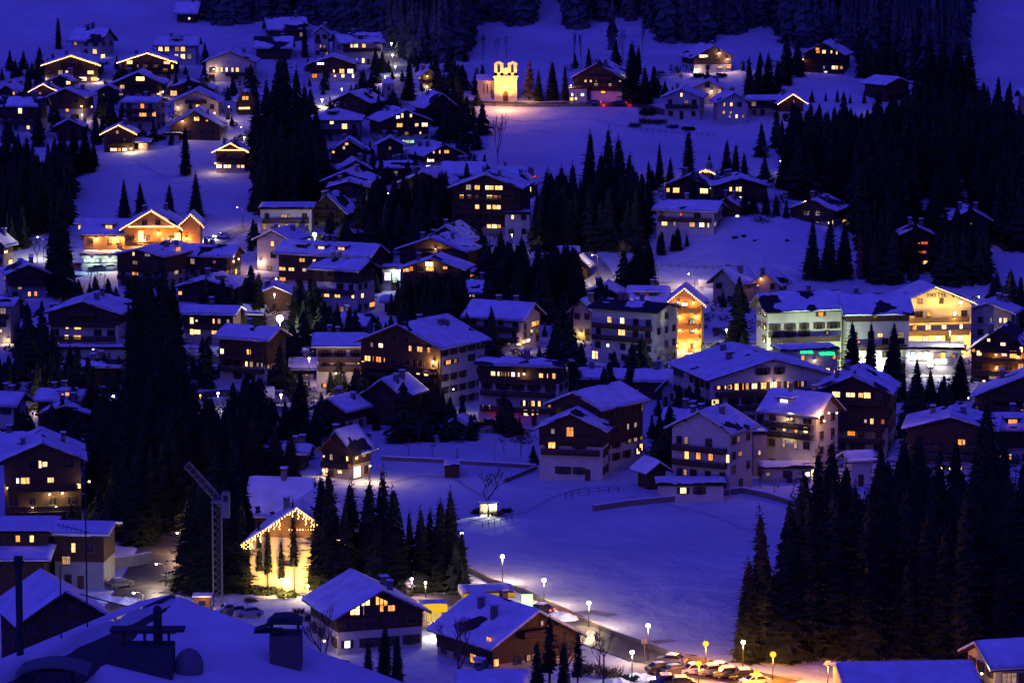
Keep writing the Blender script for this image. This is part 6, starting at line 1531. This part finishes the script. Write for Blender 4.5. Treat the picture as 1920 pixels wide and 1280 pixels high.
# ------------------------------------------------------------------ vehicles
CARC = {}
def car(u, v, yaw, colname, label, group=None, kind='car', tail=0.0, head=0.0, y=None):
    cols = {'silver': (.35,.35,.36), 'black': (.02,.02,.022), 'white': (.7,.7,.7), 'red': (.35,.03,.03), 'blue': (.05,.08,.2), 'grey': (.12,.12,.13)}
    pm = mat('paint_'+colname, cols[colname], .3, .08, 2, spec=.6)
    p = ground(u, v); p.z += .12; t = thing('parked_car' if kind == 'car' else 'van', label, kind, p, R(yaw), group)
    if kind == 'car': prof = [(-2.1,.3),(2.1,.3),(2.15,.6),(2.05,.85),(1.15,.98),(.55,1.42),(-1.0,1.45),(-1.75,1.0),(-2.1,.9),(-2.15,.6)]; hw = .85; cab = [(1.05,.99),(.5,1.38),(-.98,1.41),(-1.66,1.0)]
    else: prof = [(-2.6,.35),(2.6,.35),(2.65,.9),(2.3,1.3),(1.8,2.3),(-2.6,2.4)]; hw = 1.0; cab = [(2.25,1.32),(1.82,2.1),(1.0,2.1),(1.0,1.32)]
    b = MB(); n = len(prof); i = 0
    for sy, in ((-1,), (1,)):
        for x, z in prof: k_ = 1.0 if z < 1.0 or kind == 'van' else .84; b.v.append((x, sy*hw*k_, z))
    b.f.append(tuple(range(n))); b.f.append(tuple(range(2*n-1, n-1, -1))); b.m += [0, 0]
    for q in range(n): q2 = (q+1) % n; b.f.append((q2, q, n+q, n+q2)); b.m.append(0)
    b.build('body', pm, t)
    for sy in (-1, 1):
        g = MB(); f_ = lambda z: hw*(1.0 if z < 1.0 or kind == 'van' else .84)+.012
        g.face([(x*.94, sy*f_(z), z) for x, z in cab][::sy]); g.build('side_window', GLASS, t)
        for x in (-1.35, 1.35) if kind == 'car' else (-1.7, 1.7):
            w = MB(); w.tube((x, sy*(hw-.2), .32), (x, sy*(hw+.03), .32), .32, .32, 14); wo = w.build('wheel', BLACK, t)
            MB().tube((x, sy*(hw+.031), .32), (x, sy*(hw+.045), .32), .2, .17, 10).build('hubcap', METAL, wo)
        MB().box(2.05, 2.17, sy*.55-.2, sy*.55+.2, .62, .78).build('headlight', glow('headlamp', (1,.95,.85), 25) if head else GLASS, t)
        MB().box(-2.17, -2.05, sy*.6-.18, sy*.6+.18, .62, .82).build('tail_light', glow('tail_lamp', (1,.03,.01), 18) if tail else mat('tail_lens', (.2,.01,.01), .3), t)
    wi = MB(); wz = (1.0, 1.4); 
    if kind == 'car':
        wi.face([(1.17,-.68,1.0),(1.17,.68,1.0),(.6,.62,1.4),(.6,-.62,1.4)]); wi.build('windscreen', GLASS, t); MB().face([(-1.77,.68,1.02),(-1.77,-.68,1.02),(-1.05,-.62,1.43),(-1.05,.62,1.43)]).build('rear_window', GLASS, t)
        s = MB(); slope(s, lambda a, c: (a, c, 1.46-.02*abs(c)), -1.0, .5, -.68, .68, 1.0, u*.01, .12); s.build('snow_cover', SNOWR, t, True)
    else:
        wi.face([(2.31,-.85,1.32),(2.31,.85,1.32),(1.83,.85,2.2),(1.83,-.85,2.2)]); wi.build('windscreen', GLASS, t)
        s = MB(); slope(s, lambda a, c: (a, c, 2.41), -2.5, 1.6, -.95, .95, 1.0, u*.01, .15); s.build('snow_cover', SNOWR, t, True)
    if tail: point_light(t, (-3.0, 0, .8), tail, (1,.04,.02))
    if head: point_light(t, (3.4, 0, .8), head, (1,.95,.85))
    return t
G_ = 'cars parked under the orange lamps'
car(1240,1262,20,'black','dark car behind the others under the orange lamps, leftmost of the back row',G_)
car(1268,1266,28,'grey','dark grey car behind the low orange lamp',G_)
car(1300,1264,200,'white','pale car lit orange, back row',G_)
car(1332,1266,200,'silver','silver hatchback beside the low orange lamp',G_)
car(1362,1270,195,'grey','snow dusted grey car right of the silver hatchback',G_)
car(1392,1274,190,'black','black car near the right end of the parking row',G_)
car(1245,1284,185,'blue','bluish dark car in front at the bottom edge, left one',G_)
car(1272,1288,185,'black','black car in front at the bottom edge, right one',G_)
car(1415,1286,195,'silver','silver car half under the lowest orange lamp',G_)
car(1258,1246,160,'grey','car with glowing tail lights on the road, nearest the dark hedge bushes',tail=150)
car(1345,1262,160,'black','second car with red tail lights on the road above the parking row',tail=60)
car(872,1158,75,'white','white box van parked by the yellow kiosk',None,'van')
car(1012,1150,150,'black','car with red tail lights just right of the green white sign',tail=160)
car(912,800,205,'black','car with bright red brake lights behind the small dark shed',tail=70)
car(1112,197,180,'grey','car with red tail lights on the road below the church',tail=160)
car(1160,198,180,'black','second car with red tail lights on the church road, right one',tail=120)
car(416,448,215,'white','car with bright headlights on the lane right of the golden hotel',head=700)
C2 = 'cars in front of the teal lit shop'
car(146,505,200,'red','red car at the left end before the teal lit shop',C2,tail=0)
car(168,505,175,'white','white car in front of the teal lit shop',C2)
car(182,508,185,'black','black car in front of the teal lit shop',C2)
car(205,507,185,'silver','silver car at the right end before the teal lit shop',C2)
car(1352,655,200,'grey','grey car beside the orange lit chalet')
car(1732,692,180,'black','dark car before the glaring shop, left one'); car(1762,694,175,'silver','silver car before the glaring shop, right one')
car(491,750,185,'white','white van on the street at left centre',None,'van')
car(225,1102,40,'grey','grey car with snow parked beside the left street')
car(1905,1170,185,'grey','snow covered car at the right edge above the bungalow')
C3 = 'cars parked at the foot of the crane'
for i, u in enumerate((428, 446, 466)): car(u, 1150+3*i, 200, ('white','grey','silver')[i], ['white','grey','silver'][i]+' snow covered car near the crane foot', C3)

# ------------------------------------------------------------------ walls, fences, posts
def wall(pts, h, label, m=STONE, th=.4, name='garden_wall', cat='wall', cap=True):
    P = [ground(u, v) for u, v in pts]; t = thing(name, label, cat, P[0]); O = P[0]; b, s = MB(), MB()
    for i in range(len(P)-1):
        n = max(1, int((P[i+1]-P[i]).length/4))
        for k in range(n):
            A, B = P[i].lerp(P[i+1], k/n), P[i].lerp(P[i+1], (k+1)/n); A.z, B.z = hgt(A.x, A.y), hgt(B.x, B.y); A, B = A-O, B-O
            d = (B-A).normalized(); nn = Vector((-d.y, d.x, 0)).normalized()*th/2; up = Vector((0, 0, h)); dn = Vector((0, 0, -.6))
            b.face([A-nn+dn, B-nn+dn, B-nn+up, A-nn+up]); b.face([B+nn+dn, A+nn+dn, A+nn+up, B+nn+up]); b.face([A-nn+up, B-nn+up, B+nn+up, A+nn+up])
            if k == 0 and i == 0: b.face([A+nn+dn, A-nn+dn, A-nn+up, A+nn+up])
            if k == n-1 and i == len(P)-2: b.face([B-nn+dn, B+nn+dn, B+nn+up, B-nn+up])
            q = nn*1.2; u2 = up+Vector((0, 0, .16)); u1 = up+Vector((0, 0, .01))
            s.face([A-q+u2, B-q+u2, B+q+u2, A+q+u2]); s.face([A-q+u1, B-q+u1, B-q+u2, A-q+u2])
    b.build('wall_body', m, t)
    if cap: s.build('snow_cover', SNOWR, t)
wall([(1112,958),(1180,948),(1285,938),(1392,924),(1440,934),(1492,950)], 1.0, 'long low dark wall curving across the snowfield below the steep gabled house')
wall([(715,862),(800,866),(900,872),(1005,878)], .7, 'low dark garden wall between the snowy garden and open field')
wall([(1005,880),(975,893),(945,905)], .6, 'short wall bending down beside the white gabled snowfield house')
wall([(876,1072),(920,1092),(980,1112),(1060,1150),(1150,1192),(1250,1228),(1330,1246)], .8, 'long dark retaining wall along the snowfield road', cap=False)
wall([(470,756),(520,770),(580,775)], 1.0, 'brown garden wall along the street at left centre', m=TAN)
wall([(206,1066),(250,1062),(283,1056)], 1.8, 'dark wall with snow cap beside the left street', m=GREYW)
wall([(880,196),(940,199),(1010,199),(1110,200)], .6, 'dark low wall along the road under the church', cap=False)
wall([(1310,538),(1340,540),(1375,546)], 1.6, 'bright lamp lit wall of the lane above the orange chalet', m=WHITE)
wall([(1100,690),(1180,704),(1260,712)], 1.0, 'pale wall below the white shuttered guesthouse', m=GREYW)
def fence(pts, label, h=1.1, gap=1.8):
    P = [ground(u, v) for u, v in pts]; t = thing('fence', label, 'fence', P[0]); O = P[0]; Q = []
    for i in range(len(P)-1):
        n = max(1, int((P[i+1]-P[i]).length/gap)); Q += [P[i].lerp(P[i+1], k/n) for k in range(n)]
    Q.append(P[-1])
    for q in Q: q.z = hgt(q.x, q.y)
    r = MB()
    for a, b in zip(Q, Q[1:]):
        for hh in (.5, .95): r.tube(a-O+Vector((0, 0, hh*h)), b-O+Vector((0, 0, hh*h)), .04, n=4)
    r.build('rail', WOOD, t)
    for q in Q[:60]: MB().tube(q-O-Vector((0, 0, .4)), q-O+Vector((0, 0, h)), .06, n=5).build('post', WOOD, t)
fence([(1190,246),(1260,252),(1340,258)], 'rail fence along the lower rim of the church field')
fence([(880,985),(905,990),(960,975)], 'rail fence below the wide leafless tree')
fence([(1240,500),(1290,505),(1400,508)], 'thin rail fence crossing the snow mound above the lane')
fence([(1060,935),(1085,928),(1160,922)], 'rail fence on the snow below the small barn')
fence([(575,1120),(605,1124),(630,1128)], 'iron railing beside the golden facade')
def post(u, vt, vb, label, r=.05):
    p = ground(u, vb); t = thing('post', label, 'post', p); MB().tube((0, 0, -.5), (0, 0, z_at(p.x, p.y, vt)-p.z), r, r*.8, 6).build('pole', METAL, t)
    return t
post(927, 805, 868, 'thin tall pole in the snowy garden near the red car light')
post(857, 840, 868, 'short dark post on the garden wall', .18)
post(1341, 1231, 1250, 'pale marker post behind the silver hatchback', .07)
post(1409, 1190, 1240, 'pale pole right of the yellow lamp', .07)
t = post(1208, 1196, 1240, 'post carrying a small square road sign beside the lower end lamp'); p_ = t.location
z0 = z_at(p_.x, p_.y, 1201)-p_.z; MB().box(-.45, .45, -.08, -.05, z0-.4, z0+.4).build('sign_plate', METAL, t)
p = ground(916, 966); t = thing('shelter', 'small lit shelter with a snowy flat roof below the wide leafless tree', 'shelter', p)
MB().box(-1.5, 1.5, .9, 1.1, -.5, 2.2).box(-1.5, -1.35, -1, .9, -.5, 2.2).box(1.35, 1.5, -1, .9, -.5, 2.2).build('wall', CREAM, t); MB().box(-1.8, 1.8, -1.3, 1.4, 2.202, 2.35, 0).box(-1.75, 1.75, -1.25, 1.35, 2.352, 2.65, 1).build('roof', [WOOD, SNOWR], t)
point_light(t, (0, -.2, 1.9), 120, (.95, 1, .7))
p = ground(1885, 1180)
for i, (u, v, s_) in enumerate(((1850,1196,3.2),(1890,1190,4.0),(1195,1272,2.6),(1160,1280,2.2),(1000,1178,3.0),(1050,1160,3.4),(240,1130,3.0),(205,1125,2.6))):
    p = ground(u, v); V, Fc = [], []; n = 22
    for a in range(n+1):
        for b in range(n+1):
            x, y = -1+2*a/n, -1+2*b/n; q = max(0, 1-(x*x+y*y)); z = .45*q + q**.5*(.22*noise.noise((x*2.2, y*2.2, i))+.10*noise.noise((x*6, y*6, i)))
            V.append((x*s_, y*s_*.8, z*s_*.7-.1))
    for a in range(n):
        for b in range(n): k = a*(n+1)+b; Fc.append((k, k+n+1, k+n+2, k+1))
    me = bpy.data.meshes.new('snow_heap'); me.from_pydata(V, [], Fc); me.materials.append(SNOWR)
    o = link('snow_heap', me, None, p)
    tag(o, ['lumpy snow heap above the bungalow, left one', 'lumpy snow heap above the bungalow, right one', 'bright snow heap under the white parking lamp', 'snow heap left of the white parking lamp', 'snow heap beside the second globe lamp', 'snow heap below the second globe lamp', 'ploughed snow heap beside the curved arm lamp', 'ploughed snow heap left of the near street lamp'][i], 'snow heap', 'heaps of ploughed snow')

# small dark trees and hedges that fill the gardens; none stands in front of a lit window or lamp
def garden_trees():
    rn = np.random.default_rng(91); V0, F0 = FW[0]; vs, fs, n = [], [], 0
    L = np.array(LITPX + [(u, v) for u in range(150, 385, 8) for v in range(400, 512, 8)] + [(u, v) for u in range(1240, 1335, 8) for v in range(540, 670, 8)]
                 + [(u, v) for u in range(1412, 1830, 8) for v in range(545, 705, 8)] + [(u, v) for u in range(460, 600, 8) for v in range(950, 1112, 8)])
    for u0, u1, v0, v1, num in ((0,480,545,850,520),(470,1000,330,830,950),(1000,1920,545,900,760),(575,905,110,350,260),(0,480,120,275,260),(1200,1480,330,410,40),(1060,1480,120,205,26),(0,220,840,1010,60),(590,900,1090,1120,20)):
        for _ in range(num):
            u, v = rn.uniform(u0, u1), rn.uniform(v0, v1); p = ground(u, v); h = (3.0 + 8.5*rn.random()**1.3)*(1 if v > 400 else .8); hp = h*F/p.y
            if 110 < u < 465 and 272 < v < 420: continue
            if any((p.x-a)**2 + (p.y-b)**2 < (c*.8)**2 for a, b, c in FOOT): continue
            if ((abs(L[:,0]-u) < hp*.26+4) & (L[:,1] < v+4) & (L[:,1] > v-hp-5)).any(): continue
            a = rn.uniform(0, 6.28); ca, sa = math.cos(a), math.sin(a); s = h*rn.uniform(1.1, 1.9)
            X = np.stack([(V0[:,0]*ca - V0[:,1]*sa)*s + p.x, (V0[:,0]*sa + V0[:,1]*ca)*s + p.y, V0[:,2]*h + p.z], 1)
            vs.append(X); fs.append(F0+n); n += len(V0)
    me = bpy.data.meshes.new('garden_trees'); me.from_pydata(np.concatenate(vs).tolist(), [], np.concatenate(fs).tolist()); me.materials.append(NEEDLE); me.update()
    tag(link('garden_trees', me), 'low dark garden trees crowding the gaps between the houses', 'trees', kind='stuff')
garden_trees()
